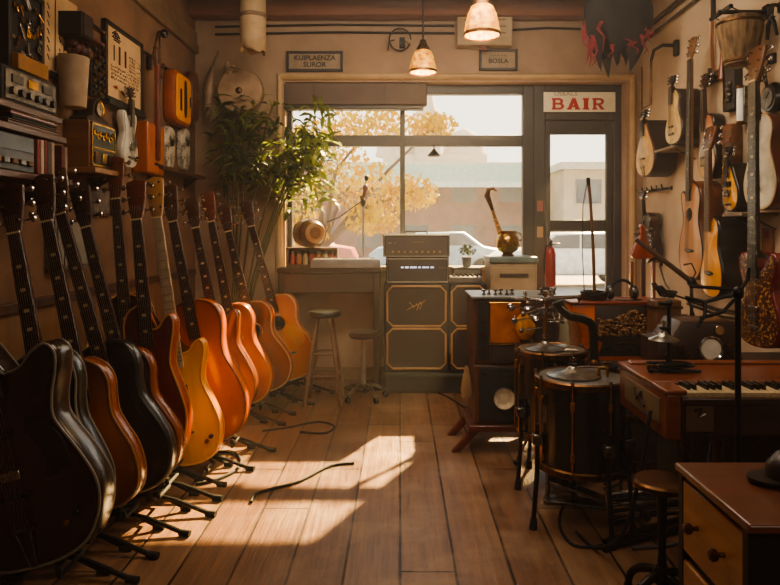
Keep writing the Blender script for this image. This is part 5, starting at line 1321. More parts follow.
MB().tube([(-.02, 0, .0), (-.22, -.02, .03), (-.42, -.02, .10)], [.016, .014, .012], 8).build('arm', STEEL, t)
MB().tube([(-.02, 0, -.04), (-.20, -.02, -.01), (-.42, -.02, .075)], .009, 8).build('lower_arm', STEEL, t)

# chair with grey cushions, pedals, stool, rods, chest of drawers
t = thing('bentwood_chair', 'grey cushioned chair with a bent metal frame under the piano', 'chair', (1.50, 2.0, 0))
GC = mat('grey_cushion', (.34, .32, .29), (.26, .245, .225), rough=.85, scale=14)
MB().tube(catmull([(-.24, 0, .0), (-.24, 0, .30), (-.21, 0, .46), (-.13, 0, .52), (.0, 0, .53), (.14, 0, .53), (.22, 0, .46), (.25, 0, .30), (.25, 0, .0)], 4, False), .013, 10).build('bent_frame', BRONZE, t)
MB().tube([(-.22, .02, .36), (-.23, .34, .36), (-.23, .36, .0)], .012, 8).build('leg', BRONZE, t)
MB().tube([(.23, .02, .36), (.24, .34, .36), (.24, .36, .0)], .012, 8).build('leg', BRONZE, t)
MB().ball((0, .18, .385), (.21, .17, .035), 24, 10).build('seat_cushion', GC, t)
for s_ in (-1, 1): MB().ball((s_ * .09 + .01, .03, .455), (.085, .035, .055), 18, 10).build('back_cushion', GC, t)
def pedal(label, x, y, rz):
    t = thing('drum_pedal', label, 'drum pedal', (x, y, 0), rz)
    MB().span((-.05, -.15, .004), (.05, .15, .018)).build('base_plate', STEEL, t, bevel=.003)
    MB().prism([(-.15, .03), (.12, .105), (.12, .118), (-.15, .042)], -.04, .04, M=Matrix.Rotation(PI / 2, 4, 'Z')).build('foot_board', CHROME, t)
    for s_ in (-1, 1): MB().cyl((s_ * .055, .13, .01), (s_ * .055, .13, .19), .009, seg=8).build('post', CHROME, t)
    MB().cyl((-.075, .13, .18), (.075, .13, .18), .008, seg=8).build('axle', CHROME, t)
    MB().tube([(0, .13, .18), (0, .10, .27), (0, .05, .32)], .005, 6).ball((0, .04, .325), (.022, .03, .022), 10, 6).build('beater', FELT, t)
    MB().tube([(.07, .13, .17), (.078, .13, .04)], .008, 8).build('spring', STEEL, t)
    return t
pedal('chrome drum pedal on the floor behind the nearer drum', X(558, 3.62), 3.28, 1.3)
pedal('chrome drum pedal on the floor between the drum and the round stool', X(641, 3.3), 3.38, 1.9)
t = thing('folded_hardware', 'bundle of folded chrome stand legs on the floor under the piano', 'drum hardware', (X(650, 3.1), 3.04, 0))
rnd = random.Random(3)
for k in range(6):
    a = rnd.uniform(-.3, .3); z_ = .02 + .022 * k
    MB().tube([(-.20, -.03 + .015 * k, z_), (.0, .0, z_ + .03), (.20, .03 * a, z_ + .05 + .03 * a)], .010, 8).build('folded_leg', CHROME if k % 2 else BLACKM, t)
MB().cyl((-.06, -.06, .06), (-.06, .06, .06), .02, seg=10).build('clamp', STEEL, t)
t = thing('round_stool', 'low round stool on a black four-footed iron base, at the lower right', 'stool', (X(662, 2.38), 2.38, 0))
MB().lathe([(0, .435), (.085, .435), (.100, .445), (.102, .458), (.092, .468), (.07, .462), (0, .460)], 28).build('seat', wood('stool_seat_wood', (.34, .22, .14), (.24, .15, .09), axis='x', rough=.35), t)
MB().lathe([(.098, .440), (.106, .448), (.106, .462), (.098, .468)], 28).build('seat_rim', BRONZE, t)
MB().lathe([(.016, .10), (.018, .14), (.013, .20), (.020, .405), (.05, .43), (.05, .436)], 14).build('column', BLACKM, t)
for k in range(4):
    a = k * PI / 2 + .45; c, s_ = math.cos(a), math.sin(a)
    MB().tube(catmull([(c * .01, s_ * .01, .12), (c * .06, s_ * .06, .115), (c * .12, s_ * .12, .085), (c * .155, s_ * .155, .045), (c * .165, s_ * .165, .0)], 3, False), [.016] * 6 + [.014] * 6 + [.017], 10).build('leg', BLACKM, t)
MB().lathe([(.0, .08), (.03, .09), (.032, .13), (.02, .15), (.016, .15)], 16).build('hub', BLACKM, t)
for k, (a_, b_) in enumerate((((604, 542), (688, 516)), ((603, 548), (690, 526)))):
    p, q_ = on_floor(*a_, .018), on_floor(*b_, .018)
    r_ = MB().tube([p, p.lerp(q_, .5), q_], [.013, .015, .013], 10).build('black_rod', BLACKM); tag(r_, ('farther' if k == 0 else 'nearer') + ' of the two black rods lying on the floor by the round stool', 'rod', 'black rods on the floor')
t = thing('drawer_chest', 'small wooden drawer chest with a dark side in the lower right corner', 'chest of drawers', (.79, 1.46, 0))
CW = wood('chest_pale_wood', (.70, .50, .30), (.56, .38, .21), axis='y', rough=.4)
MB().span((.012, .012, .02), (.72, .37, .70)).build('chest_body', mat('chest_dark_side', (.085, .07, .06), (.06, .05, .045), rough=.5), t, bevel=.004)
MB().span((-.012, -.012, .70), (.735, .385, .722)).build('chest_top', wood('chest_top_wood', (.40, .22, .13), (.30, .16, .09), axis='x', rough=.35), t, bevel=.006)
for zz in (.49, .27, .05):
    dr = MB().span((-.002, .03, zz), (.014, .352, zz + .195)).build('drawer', CW, t, bevel=.005)
    for yy in (.12, .26):
        MB().lathe([(.007, 0), (.006, .014), (.015, .022), (.016, .032), (.010, .038), (0, .039)], 14, Matrix.Translation((-.001, yy, zz + .10)) @ Matrix.Rotation(-PI / 2, 4, 'Y')).build('knob', BRONZE, dr)
for yy in (.02, .362): MB().span((-.004, yy - .012, .02), (.012, yy + .012, .70)).build('corner_post', mat('chest_dark_side', (.085, .07, .06)), t)
t = thing('bowler_hat', 'dark rounded leather hat with a peak lying on the drawer chest', 'hat', (X(773, 1.7) + .065, 1.69, .7225))
MB().lathe([(.085, 0), (.088, .012), (.082, .045), (.06, .072), (.03, .083), (0, .085)], 26, Matrix.Diagonal((1, .8, 1, 1))).build('crown', mat('dark_leather', (.13, .10, .085), (.09, .07, .06), rough=.4), t)
MB().prism(catmull([(-.05, 0), (-.11, .01), (-.135, .05), (-.11, .09), (-.05, .10)], 4), -.004, .004, M=Matrix.Translation((0, -.05, .012)) @ Matrix.Rotation(-PI / 2, 4, 'X')).build('peak', mat('dark_leather', (.13, .10, .085)), t)
MB().ball((0, 0, .086), .008, 8, 5).build('button', BRONZE, t)
# cables on the floor
def floor_cable(label, pts, r=.008, m=None):
    c_ = MB().tube(catmull([tuple(on_floor(px, py, r)) for px, py in pts], 5, False), r, 8).build('floor_cable', m or RUBBER)
    return tag(c_, label, 'cable', 'cables lying on the floor')
floor_cable('black cable with a plug lying across the sunlit floor', [(251, 502), (256, 494), (275, 488), (300, 481), (330, 466), (354, 463)], .008)
floor_cable('thin black cable looping across the floor at the far end of the sunlight', [(262, 431), (290, 427), (318, 422), (334, 426), (325, 433), (300, 432)], .007)
floor_cable('black cable curling on the floor in front of the nearer drum', [(566, 500), (560, 515), (561, 530), (572, 544), (590, 547), (604, 545)], .007)
floor_cable('black cable lying on the boards left of the speaker stack', [(436, 392), (450, 398), (462, 406), (470, 408)], .006)
floor_cable('black cable looping on the floor below the bench stools', [(340, 388), (358, 391), (378, 390), (392, 388)], .006)
floor_cable('black cable snaking under the piano', [(632, 500), (650, 489), (690, 490), (712, 480), (740, 492)], .008)
floor_cable('loose black cable looped on the floor under the amber guitar', [(196, 484), (215, 480), (236, 470), (241, 460), (232, 452), (218, 452)], .009)

for k, (l, pts) in enumerate((('black cable drooping from the left end of the piano to the floor', [(.945, 2.45, .70), (.925, 2.50, .45), (.90, 2.62, .16), (.84, 2.78, .02), (.80, 2.95, .01)]),
                              ('grey cable looping down behind the piano keys to the floor', [(1.42, 2.90, .62), (1.40, 2.96, .30), (1.34, 2.92, .06), (1.20, 2.84, .01), (1.00, 2.80, .01)]),
                              ('thin black cable hanging in front of the travel case', [(1.10, 3.60, .58), (1.12, 3.55, .30), (1.20, 3.50, .05), (1.08, 3.44, .01)]))):
    c_ = MB().tube(catmull(pts, 5, False), .0075, 8).build('hanging_cable', RUBBER if k != 1 else mat('grey_cable', (.34, .33, .32), rough=.5)); tag(c_, l, 'cable', 'cables hanging round the piano')
# ================================================================== left wall
RL, RR = PI / 2, -PI / 2
def lspan(px0, px1, py0, py1, off=.0):
    c = (px0 + px1) / 2; a, b = on_left(px0, py0, off), on_left(px1, py0, off); m_ = on_left(c, (py0 + py1) / 2, off)
    h = (py1 - py0) * m_.y / F
    return Vector((XL + off, (a.y + b.y) / 2, EYE - ((py0 + py1) / 2 - HY) * m_.y / F)), b.y - a.y, h
def framed(mb, w, h, b, d, y=0):
    for c, s_ in (((0, y, h / 2 - b / 2), (w, d, b)), ((0, y, -h / 2 + b / 2), (w, d, b)), ((-w / 2 + b / 2, y, 0), (b, d, h)), ((w / 2 - b / 2, y, 0), (b, d, h))): mb.box(c, s_)
    return mb
WALNUT = wood('walnut', (.34, .21, .13), (.23, .135, .08), axis='x', rough=.45)
# parts board
c, w_, h_ = lspan(6, 39, -8, 77, .03)
t = thing('parts_board', 'dark framed board crowded with small metal parts and an ochre ledge', 'board', c, RL)
MB().box((0, .005, 0), (w_, .03, h_)).build('board', mat('board_black', (.10, .085, .075), rough=.8), t)
framed(MB(), w_ + .03, h_ + .03, .025, .045).build('board_frame', BF, t, bevel=.003)
MB().box((0, -.03, -h_ / 2 + .05), (w_ * .94, .05, .075)).build('ledge', mat('ochre_ledge', (.62, .42, .16), (.48, .31, .10), rough=.6), t, bevel=.004)
rnd = random.Random(17)
for k in range(46):
    p = (rnd.uniform(-.44, .44) * w_, -.018, rnd.uniform(-.30, .46) * h_); q = MB(); r_ = rnd.random()
    if r_ < .35: q.tube([(p[0], p[1], p[2]), (p[0] + rnd.uniform(-.03, .03), p[1] - .01, p[2] - rnd.uniform(.03, .07))], .006, 6)
    elif r_ < .7: q.lathe([(.006, 0), (.014, .002), (.014, .010), (.006, .012)], 10, Matrix.Translation(p) @ MY)
    else: q.box(p, (.03, .014, .018))
    q.build('metal_part', (STEEL, BRASS, BRONZE, CHROME)[k % 4], t)
# poster
c, w_, h_ = lspan(41, 77, -6, 76, .008)
t = thing('wall_poster', 'tan paper poster with handwritten ink lines beside the parts board', 'poster', c, RL)
MB().box((0, .002, 0), (w_, .006, h_)).build('paper_sheet', PAPER, t)
q = MB(); rnd = random.Random(4)
for k in range(5): scribble(q, -.02, w_ * .42, h_ * (.08 - .075 * k), .045, -.003, .0028, rnd=rnd)
q.tube([(-w_ * .14, -.003, h_ * .48), (-w_ * .15, -.003, -h_ * .46)], .003, 4)
for k in range(7): q.tube([(-w_ * .35, -.003, h_ * (.3 - .1 * k)), (-w_ * .30, -.003, h_ * (.24 - .1 * k))], .0025, 4)
q.build('ink_writing', INK, t, sharp=0)
MB().box((0, -.002, -h_ / 2 - .01), (w_, .016, .03)).build('bottom_batten', BF, t)
# small speaker, red-brown bracket, paper roll, narrow panel
c, w_, h_ = lspan(82, 93, 14, 38, .14); c.x = XL
t = thing('wall_speaker', 'small dark loudspeaker box high on the left wall', 'speaker', c, RL)
MB().box((0, -.07, 0), (w_, .14, h_)).build('speaker_box', TOLEX, t, bevel=.008)
MB().box((0, -.143, 0), (w_ * .84, .008, h_ * .88)).build('grille', GRILL, t)
c, w_, h_ = lspan(76, 95, 38, 58, .08); c.x = XL
t = thing('carved_bracket', 'red-brown carved bracket under the small wall loudspeaker', 'bracket', c, RL)
RBR = mat('red_brown_carving', (.36, .17, .11), (.20, .09, .06), rough=.55, scale=20, bump=.3)
MB().box((0, -.02, 0), (w_ * .9, .04, h_ * .7)).build('bracket_plate', RBR, t, bevel=.01)
for k in range(6): MB().ball((-w_ * .4 + w_ * .16 * k, -.05, .01 * (-1) ** k), (.028, .03, .035), 10, 6).build('carved_boss', RBR, t)
MB().box((0, -.07, h_ * .42), (w_, .14, .02)).build('bracket_shelf', RBR, t, bevel=.004)
c, w_, h_ = lspan(62, 84, 57, 108, .09); c.x = XL
t = thing('paper_roll', 'white tapered roll of paper hanging on the left wall below the bracket', 'paper roll', c, RL)
MB().lathe([(.058, -h_ / 2), (.066, -h_ / 2 + .004), (.082, h_ / 2 - .004), (.078, h_ / 2), (.03, h_ / 2), (.03, h_ / 2 - .02), (0, h_ / 2 - .02)], 26, Matrix.Translation((0, -.09, 0))).build('roll_body', mat('dull_white_paper', (.66, .58, .48), (.56, .48, .38), rough=.9), t)
MB().cyl((0, -.09, h_ / 2 - .02), (0, -.09, h_ / 2 + .02), .012, seg=8).tube([(0, -.09, h_ / 2 + .015), (0, .0, h_ / 2 + .015)], .008, 6).build('roll_holder', BRONZE, t)
c, w_, h_ = lspan(87, 100.5, 42, 98, .0)
t = thing('switch_panel', 'narrow dark panel of small fittings between the poster and the framed print', 'panel', c, RL)
MB().box((0, -.012, 0), (w_, .024, h_)).build('panel_board', BLACKM, t, bevel=.003)
rnd = random.Random(12)
for i in range(3):
    for j in range(9):
        p = (-w_ * .32 + w_ * .32 * i, -.028, -h_ * .44 + h_ * .11 * j)
        (MB().cyl(p, (p[0], p[1] - .014, p[2]), .012, seg=8) if (i + j) % 2 else MB().box(p, (.028, .014, .02))).build('fitting', (BRONZE, STEEL, BRASS)[(i * 2 + j) % 3], t)
# framed print
c, w_, h_ = lspan(104, 141, 32, 106, .02)
t = thing('framed_print', 'framed paper print with an emblem and drawn bars on the left wall', 'picture', c, RL)
MB().box((0, .0, 0), (w_ - .02, .012, h_ - .02)).build('print_sheet', mat('print_paper', (.80, .67, .50), (.70, .57, .41), rough=.85, scale=4), t)
framed(MB(), w_ + .01, h_ + .01, .028, .035).build('picture_frame', BF, t, bevel=.003)
q = MB(); y_ = -.008; W2, H2 = w_, h_
for a, b in (((-.30, .36), (-.20, .42)), ((-.30, .40), (-.18, .36)), ((-.25, .34), (-.24, .44)), ((-.33, .34), (-.12, .34)), ((-.29, .31), (-.15, .31)), ((-.33, .38), (-.27, .42)), ((-.21, .42), (-.14, .37))): q.tube([(a[0] * W2, y_, a[1] * H2), (b[0] * W2, y_, b[1] * H2)], .005, 5)
for x_, hh in ((-.28, .20), (-.14, .24), (.02, .22)): q.box((x_ * W2, y_, .14 * H2), (.022 if x_ > -.2 else .012, .003, hh * H2))
rnd = random.Random(2)
for k in range(5): scribble(q, .12 * W2, .30 * W2, (.20 - .045 * k) * H2, .020, y_, .0016, rnd=rnd)
for k in range(4): scribble(q, .34 * W2, .45 * W2, (.18 - .06 * k) * H2, .022, y_, .0016, rnd=rnd)
for k in range(4): scribble(q, -.36 * W2, .40 * W2, (-.04 - .05 * k) * H2, .020, y_, .0016, rnd=rnd)
q.build('ink_drawing', INK, t, sharp=0)
q = MB()
for (x_, z_) in ((-.30, -.30), (-.26, -.29), (-.1, -.32), (.05, -.30), (.14, -.34), (.18, -.40), (-.05, -.35)): q.tube([(x_ * W2, y_, z_ * H2), ((x_ + .06) * W2, y_, (z_ - .02) * H2), ((x_ + .04) * W2, y_, (z_ + .015) * H2)], .004, 5)
q.build('red_marks', REDINK, t, sharp=0)
MB().box((0, -.02, -h_ / 2 - .02), (w_, .04, .03)).build('picture_ledge', BF, t, bevel=.003)
# gooseneck lamp with a knob
p = on_left(147, 63)
t = thing('gooseneck_lamp', 'thin gooseneck wall lamp with a round black head above the hanging red-brown box', 'wall lamp', p, RL)
MB().box((0, -.015, 0), (.05, .03, .10)).build('wall_plate', BLACKM, t, bevel=.004)
MB().tube(catmull([(0, -.02, .0), (0, -.05, .08), (.02, -.06, .18), (.08, -.06, .26), (.16, -.06, .275)], 4, False), .008, 8).build('gooseneck', BRONZE, t)
MB().ball((.19, -.06, .275), (.038, .032, .036), 14, 8).build('lamp_head', BLACK, t)
MB().tube([(.20, -.02, .26), (.24, -.015, .0), (.26, -.015, -.06)], .004, 6).build('cord', RUBBER, t)
t = thing('wall_cable', 'dark cable sagging along the left wall above the framed print', 'cable', (0, 0, 0))
MB().tube(catmull([tuple(on_left(px, py, .015)) for px, py in ((88, 20), (104, 33), (120, 38), (140, 50), (150, 55), (163, 66), (178, 74))], 4, False), .009, 6).build('cable_run', RUBBER, t)
for px, py in ((104, 33), (140, 50), (163, 66)): MB().ball(on_left(px, py, .018), (.018, .022, .022), 8, 5).build('cable_clip', BRONZE, t)
# wooden amplifier on a bracket shelf and little clock on it
t = thing('wall_amplifier', 'brown wooden amplifier with a dark gold-trimmed front on a small wall shelf', 'amplifier', (XL, 3.80, 1.735), RL)
MB().span((-.16, -.15, 0), (.16, -.002, .265)).build('amp_case', wood('amp_oak', (.50, .32, .17), (.38, .23, .115), axis='y', rough=.4), t, bevel=.006)
MB().span((-.145, -.158, .012), (.145, -.148, .252)).build('front_panel', BLACK, t)
framed(MB(), .30, .245, .010, .012, 0).build('gold_trim', BRASS, t, M=Matrix.Translation((0, -.156, .132)))
MB().box((0, -.160, .115), (.285, .008, .008)).build('trim_bar', BRASS, t)
for k in range(7): MB().lathe([(.010, 0), (.019, .002), (.019, .006), (.010, .008)], 12, Matrix.Translation((-.11 + .036 * k, -.158, .20 - .018 * (k % 2))) @ MY).build('gold_ring', BRASS, t)
for k in range(3): MB().box((-.09 + .09 * k, -.162, .06), (.05, .008, .06)).build('meter', BRASS if k == 1 else BRONZE, t, bevel=.002)
t = thing('wall_shelf', 'small wooden bracket shelf under the brown wall amplifier', 'shelf', (XL, 3.80, 1.70), RL)
MB().span((-.19, -.20, 0), (.19, -.0, .032)).build('shelf_board', wood('light_shelf', (.56, .38, .22), axis='x'), t, bevel=.004)
for s_ in (-1, 1): MB().prism([(-.16, 0), (0, 0), (0, -.10)], -.01, .01, M=Matrix.Translation((s_ * .15, 0, 0)) @ Matrix.Rotation(PI / 2, 4, 'Z')).build('bracket', BRONZE, t)
t = thing('mantel_clock', 'small dark mantel clock with a pale face on the brown wall amplifier', 'clock', (XL + .078, 3.80, 2.0), RL)
MB().prism(catmull([(-.13, 0), (.13, 0), (.125, .03), (.07, .045), (.055, .11), (0, .15), (-.055, .11), (-.07, .045), (-.125, .03)], 3), -.05, .05, bev=.006).build('clock_case', mat('dark_clock', (.16, .13, .11), rough=.4), t)
MB().lathe([(0, 0), (.040, 0), (.040, .004), (0, .004)], 22, Matrix.Translation((0, -.052, .085)) @ MY).build('clock_face', mat('clock_face', (.66, .62, .54), rough=.5), t)
MB().lathe([(.038, 0), (.046, .002), (.046, .010), (.038, .008)], 22, Matrix.Translation((0, -.052, .085)) @ MY).build('clock_ring', BRASS, t)
MB().box((0, -.060, .097), (.004, .003, .026)).box((.010, -.060, .085), (.022, .003, .004)).build('clock_hand', INK, t)
# white guitar body on the wall
def wall_guitar(name, label, cat, base, total, L, W, T, shape, side, **k):
    fc = (1, 0, 0) if side == 'L' else (-1, 0, 0)
    lean = k.pop('lean', 0.0)
    yaw = k.pop('yaw', 0.0)
    fc = (fc[0], -yaw, 0)
    M = frame_M(base, (0.0, lean, 1), fc)
    g_ = guitar(name, label, cat, M, L, W, T, total, shape=shape, **k)
    return g_
WHT = mat('white_lacquer', (.80, .78, .72), (.66, .63, .56), rough=.3, coat=.4)
b_ = on_left(127, 168, .06)
wall_guitar('electric_guitar', 'small white electric guitar hanging on the left wall beside the brown amplifier', 'guitar', b_, .54, .38, .25, .05, ('horn', 'horn'), 'L', body=WHT, bind=None, neck=ROSE, hole='none', hw='bar', pickups=1, knobs=2, neckw=.04, dome=.002, guard=BLACK, bevel=.008)
# orange box guitar, red-brown neck
b_ = on_left(149, 174, .07)
t = thing('cigar_box_guitar', 'orange wooden box guitar with a long red-brown neck hanging on the left wall', 'guitar', b_, RL)
BX = wood('orange_box_wood', (.64, .33, .13), (.50, .23, .085), rough=.4)
MB().span((-.15, -.05, 0), (.17, .06, .36)).build('body', BX, t, bevel=.008)
MB().span((-.135, -.054, .015), (.155, -.048, .345)).build('soundboard', wood('orange_box_face', (.72, .40, .17), (.58, .29, .11)), t)
MB().lathe([(0, 0), (.035, 0), (.035, .004), (0, .004)], 20, Matrix.Translation((.01, -.056, .20)) @ MY).build('sound_hole', HOLE, t)
MB().span((-.02, -.075, .10), (.035, -.045, .80)).build('neck', mat('red_brown_neck', (.44, .19, .11), (.32, .12, .07), rough=.4), t, bevel=.005)
MB().span((-.03, -.07, .78), (.045, -.04, .92)).build('headstock', WALNUT, t, bevel=.006)
for k in range(4): MB().cyl((-.055 if k % 2 else .03, -.055, .81 + .03 * k), (-.03 if k % 2 else .07, -.055, .81 + .03 * k), .007, seg=8).build('tuning_peg', STEEL, t)
MB().box((.01, -.062, .07), (.09, .014, .012)).build('bridge', EBONY, t)
q = MB()
for k in range(3): q.tube([(-.004 + .012 * k, -.072, .07), (-.004 + .012 * k, -.079, .79)], .0012, 4)
q.build('strings', STRING, t, sharp=0)
# yellow case
c, w_, h_ = lspan(164, 191, 74, 124, .06)
t = thing('yellow_case', 'bright yellow rounded case with a black curved slot on the left wall', 'case', c, RL)
MB().prism(rrect(.40, h_ + .02, .07), -.04, .055, bev=.02).build('case_shell', mat('rust_edge', (.62, .30, .12), (.48, .21, .08), rough=.5), t)
MB().prism(rrect(.345, h_ - .03, .055), -.052, -.036, bev=.008).build('yellow_panel', mat('yellow_enamel', (.92, .63, .14), (.82, .50, .09), rough=.4, scale=5), t)
MB().prism(catmull([(.00, .15), (.03, .13), (.045, .0), (.04, -.10), (.015, -.15), (-.005, -.10), (-.01, .02)], 4), -.060, -.05).build('curved_slot', HOLE, t)
MB().prism(rrect(.035, .18, .015, -.09, -.02), -.058, -.05).build('side_slot', HOLE, t)
MB().prism(rrect(.02, .09, .009, .14, -.0), -.058, -.05).build('small_slot', HOLE, t)
c, w_, h_ = lspan(188.5, 193, 74, 122, .05)
t = thing('brown_drum_case', 'brown oval wooden case on the left wall behind the yellow case', 'case', c, RL)
MB().prism(catmull([(0, -.22), (.08, -.17), (.105, 0), (.08, .18), (0, .23), (-.08, .18), (-.105, 0), (-.08, -.17)], 4), -.05, .045, bev=.02).build('case_shell', wood('brown_case_wood', (.38, .21, .12), (.27, .14, .08), rough=.45), t)
MB().tube([(x, -.0, z) for x, z in catmull([(0, -.222), (.082, -.17), (.107, 0), (.082, .182), (0, .232), (-.082, .182), (-.107, 0), (-.082, -.17)], 4)], .006, 6, closed=True).build('case_rim', BRONZE, t)
MB().box((0, -.056, .0), (.03, .012, .05)).build('clasp', BRASS, t)
for k, (a_, b_2) in enumerate(((161, 174), (177, 190))):
    c, w_, h_ = lspan(a_, b_2, 131, 169, .03)
    t = thing('shield_plaque', 'mottled white rounded plaque below the yellow case, ' + ('nearer' if k == 0 else 'farther') + ' of the pair', 'plaque', c, RL, group='white plaques under the yellow case')
    MB().prism(catmull([(-.09, .17), (.09, .17), (.105, .02), (.08, -.13), (0, -.18), (-.08, -.13), (-.105, .02)], 4), -.025, .028, bev=.012).build('plaque_body', mat('mottled_white', (.74, .71, .64), (.30, .26, .21), rough=.5, scale=14, lo=.38, hi=.52), t)
    MB().lathe([(.0, 0), (.03, .002), (.03, .010), (0, .012)], 14, Matrix.Translation((0, -.034, .06)) @ MY).build('boss', STEEL, t)
    MB().tube([(0, .0, .17), (0, .0, .21)], .005, 6).build('hanger', BRONZE, t)
c, w_, h_ = lspan(140, 200, 165, 170, .0)
t = thing('wall_shelf', 'long thin shelf under the white plaques and the orange box guitar', 'shelf', (XL, 5.28, 1.83), RL)
MB().span((-.52, -.16, 0), (.50, 0, .026)).build('shelf_board', WALNUT, t, bevel=.004)
for s_ in (-1, 1): MB().prism([(-.13, 0), (0, 0), (0, -.10)], -.01, .01, M=Matrix.Translation((s_ * .4, 0, 0)) @ Matrix.Rotation(PI / 2, 4, 'Z')).build('bracket', BRONZE, t)
# shelves at the near left
def shelf(label, y0, y1, z, d):
    t = thing('wall_shelf', label, 'shelf', (XL, (y0 + y1) / 2, z), RL)
    MB().span((-(y1 - y0) / 2, -d, -.03), ((y1 - y0) / 2, 0, 0)).build('shelf_board', WALNUT, t, bevel=.004)
    for s_ in (-1, 1): MB().prism([(-d * .8, -.03), (0, -.03), (0, -.14)], -.01, .01, M=Matrix.Translation((s_ * (y1 - y0) * .42, 0, 0)) @ Matrix.Rotation(PI / 2, 4, 'Z')).build('bracket', BRONZE, t)
shelf('upper dark shelf at the left edge carrying the silver fronted amplifier', 2.55, 3.20, 1.93, .23)
shelf('middle dark shelf at the left edge carrying flat brown boxes', 2.55, 3.24, 1.838, .23)
shelf('lower dark shelf at the left edge carrying the record sleeves', 2.55, 3.30, 1.635, .23)
t = thing('rack_amplifier', 'dark amplifier with a worn silver front on the upper left shelf', 'amplifier', (XL, 2.96, 1.932), RL)
MB().span((-.22, -.21, 0), (.22, -.01, .155)).build('amp_case', TOLEX, t, bevel=.006)
MB().span((-.20, -.216, .015), (.20, -.208, .14)).build('silver_front', mat('worn_silver', (.50, .48, .45), (.25, .23, .21), rough=.4, metal=.6, scale=22), t)
for k in range(6): MB().cyl((-.16 + .064 * k, -.214, .05), (-.16 + .064 * k, -.236, .05), .017, seg=14).build('knob', BLACK if k % 2 else STEEL, t)
for k in range(3): MB().box((-.12 + .12 * k, -.219, .105), (.08, .008, .035)).build('meter', BRASS if k == 1 else BLACK, t)
for k, (w_, z_, m_, l_) in enumerate(((.42, .0, WALNUT, 'lowest'), (.36, .036, TOLEX, 'middle'), (.38, .072, BRWN, 'topmost'))):
    t = thing('flat_box', 'flat box in the pile on the middle left shelf, %s of three' % l_, 'box', (XL + .12, 2.98, 1.8395 + z_ * .6), RL, group='flat boxes on the middle left shelf')
    MB().span((-w_ / 2, -.10, 0), (w_ / 2, .09, .013)).build('box_tray', m_, t, bevel=.003)
    MB().span((-w_ / 2 - .003, -.103, .013), (w_ / 2 + .003, .093, .0205)).build('box_lid', m_, t, bevel=.003)
t = thing('tape_deck', 'blue-grey metal tape deck on the lower left shelf', 'tape deck', (XL, 2.80, 1.637), RL)
MB().span((-.17, -.22, 0), (.17, -.02, .16)).build('deck_case', mat('blue_grey_metal', (.36, .38, .40), (.26, .27, .29), rough=.45, metal=.3, scale=10), t, bevel=.006)
MB().span((-.155, -.226, .09), (.155, -.218, .145)).build('deck_window', BLACK, t)
for k in range(5): MB().box((-.12 + .06 * k, -.228, .04), (.04, .016, .022)).build('deck_key', STEEL if k % 2 else BRONZE, t, bevel=.002)
rnd = random.Random(30)
sleeve_cols = [(.46, .16, .13), (.66, .60, .52), (.40, .12, .11), (.30, .26, .24), (.58, .50, .42), (.44, .18, .15), (.70, .62, .52), (.34, .11, .10), (.50, .42, .36)]
ordn = ['first', 'second', 'third', 'fourth', 'fifth', 'sixth', 'seventh', 'eighth', 'ninth']
cname = ['red', 'cream', 'dark red', 'grey', 'tan', 'red', 'cream', 'dark red', 'tan']
for k in range(9):
    h_ = .166 - .010 * rnd.random()
    o_ = MB().box((0, 0, h_ / 2), (.026, .15, h_)).build('record_sleeve', mat('sleeve_%d' % k, sleeve_cols[k], rough=.7, scale=20), None, bevel=.002)
    o_.location = (XL + (.09 if k in (5, 6) else .152), 2.995 + k * .0305, 1.636); o_.rotation_euler = (0, 0, RL)
    tag(o_, 'thin %s sleeve standing on the lower left shelf, %s from the tape deck' % (cname[k], ordn[k]), 'record', 'record sleeves on the lower left shelf')
c, w_, h_ = lspan(86, 110, 168, 195, .015)
t = thing('framed_photo', 'small framed dark photo on the left wall under the brown amplifier shelf', 'picture', (c.x, c.y, 1.56), RL)
MB().box((0, 0, 0), (.30, .012, .16)).build('photo_print', mat('dim_photo', (.46, .40, .34), (.20, .16, .13), rough=.6, scale=16), t)
framed(MB(), .32, .18, .018, .026).build('picture_frame', BRONZE, t, bevel=.002)
c, w_, h_ = lspan(46, 76, 222, 267, .0)
t = thing('grey_cupboard', 'flat grey cupboard with a panelled door behind the leaning guitar necks', 'cupboard', c, RL)
MB().box((0, -.03, 0), (.36, .06, .27)).build('cupboard_body', mat('dull_grey_paint', (.46, .44, .39), (.38, .36, .31), rough=.6), t, bevel=.004)
MB().box((0, -.063, 0), (.32, .01, .235)).build('door', mat('pale_grey_paint', (.52, .50, .45), (.44, .42, .37), rough=.6), t, bevel=.004)
MB().box((-.1, -.069, 0), (.008, .004, .22)).build('door_groove', INK, t)
MB().cyl((.13, -.066, 0), (.13, -.085, 0), .010, seg=10).build('knob', BRONZE, t)
struct(MB().span((XL, 2.2, .14), (XL + .018, 5.9, .98)).build('trim_3', wood('wainscot', (.52, .38, .24), (.40, .28, .17), axis='z', rough=.6, coat=0)))
struct(MB().span((XL, 2.2, .98), (XL + .04, 5.9, 1.03)).build('trim_4', WALNUT, bevel=.006))

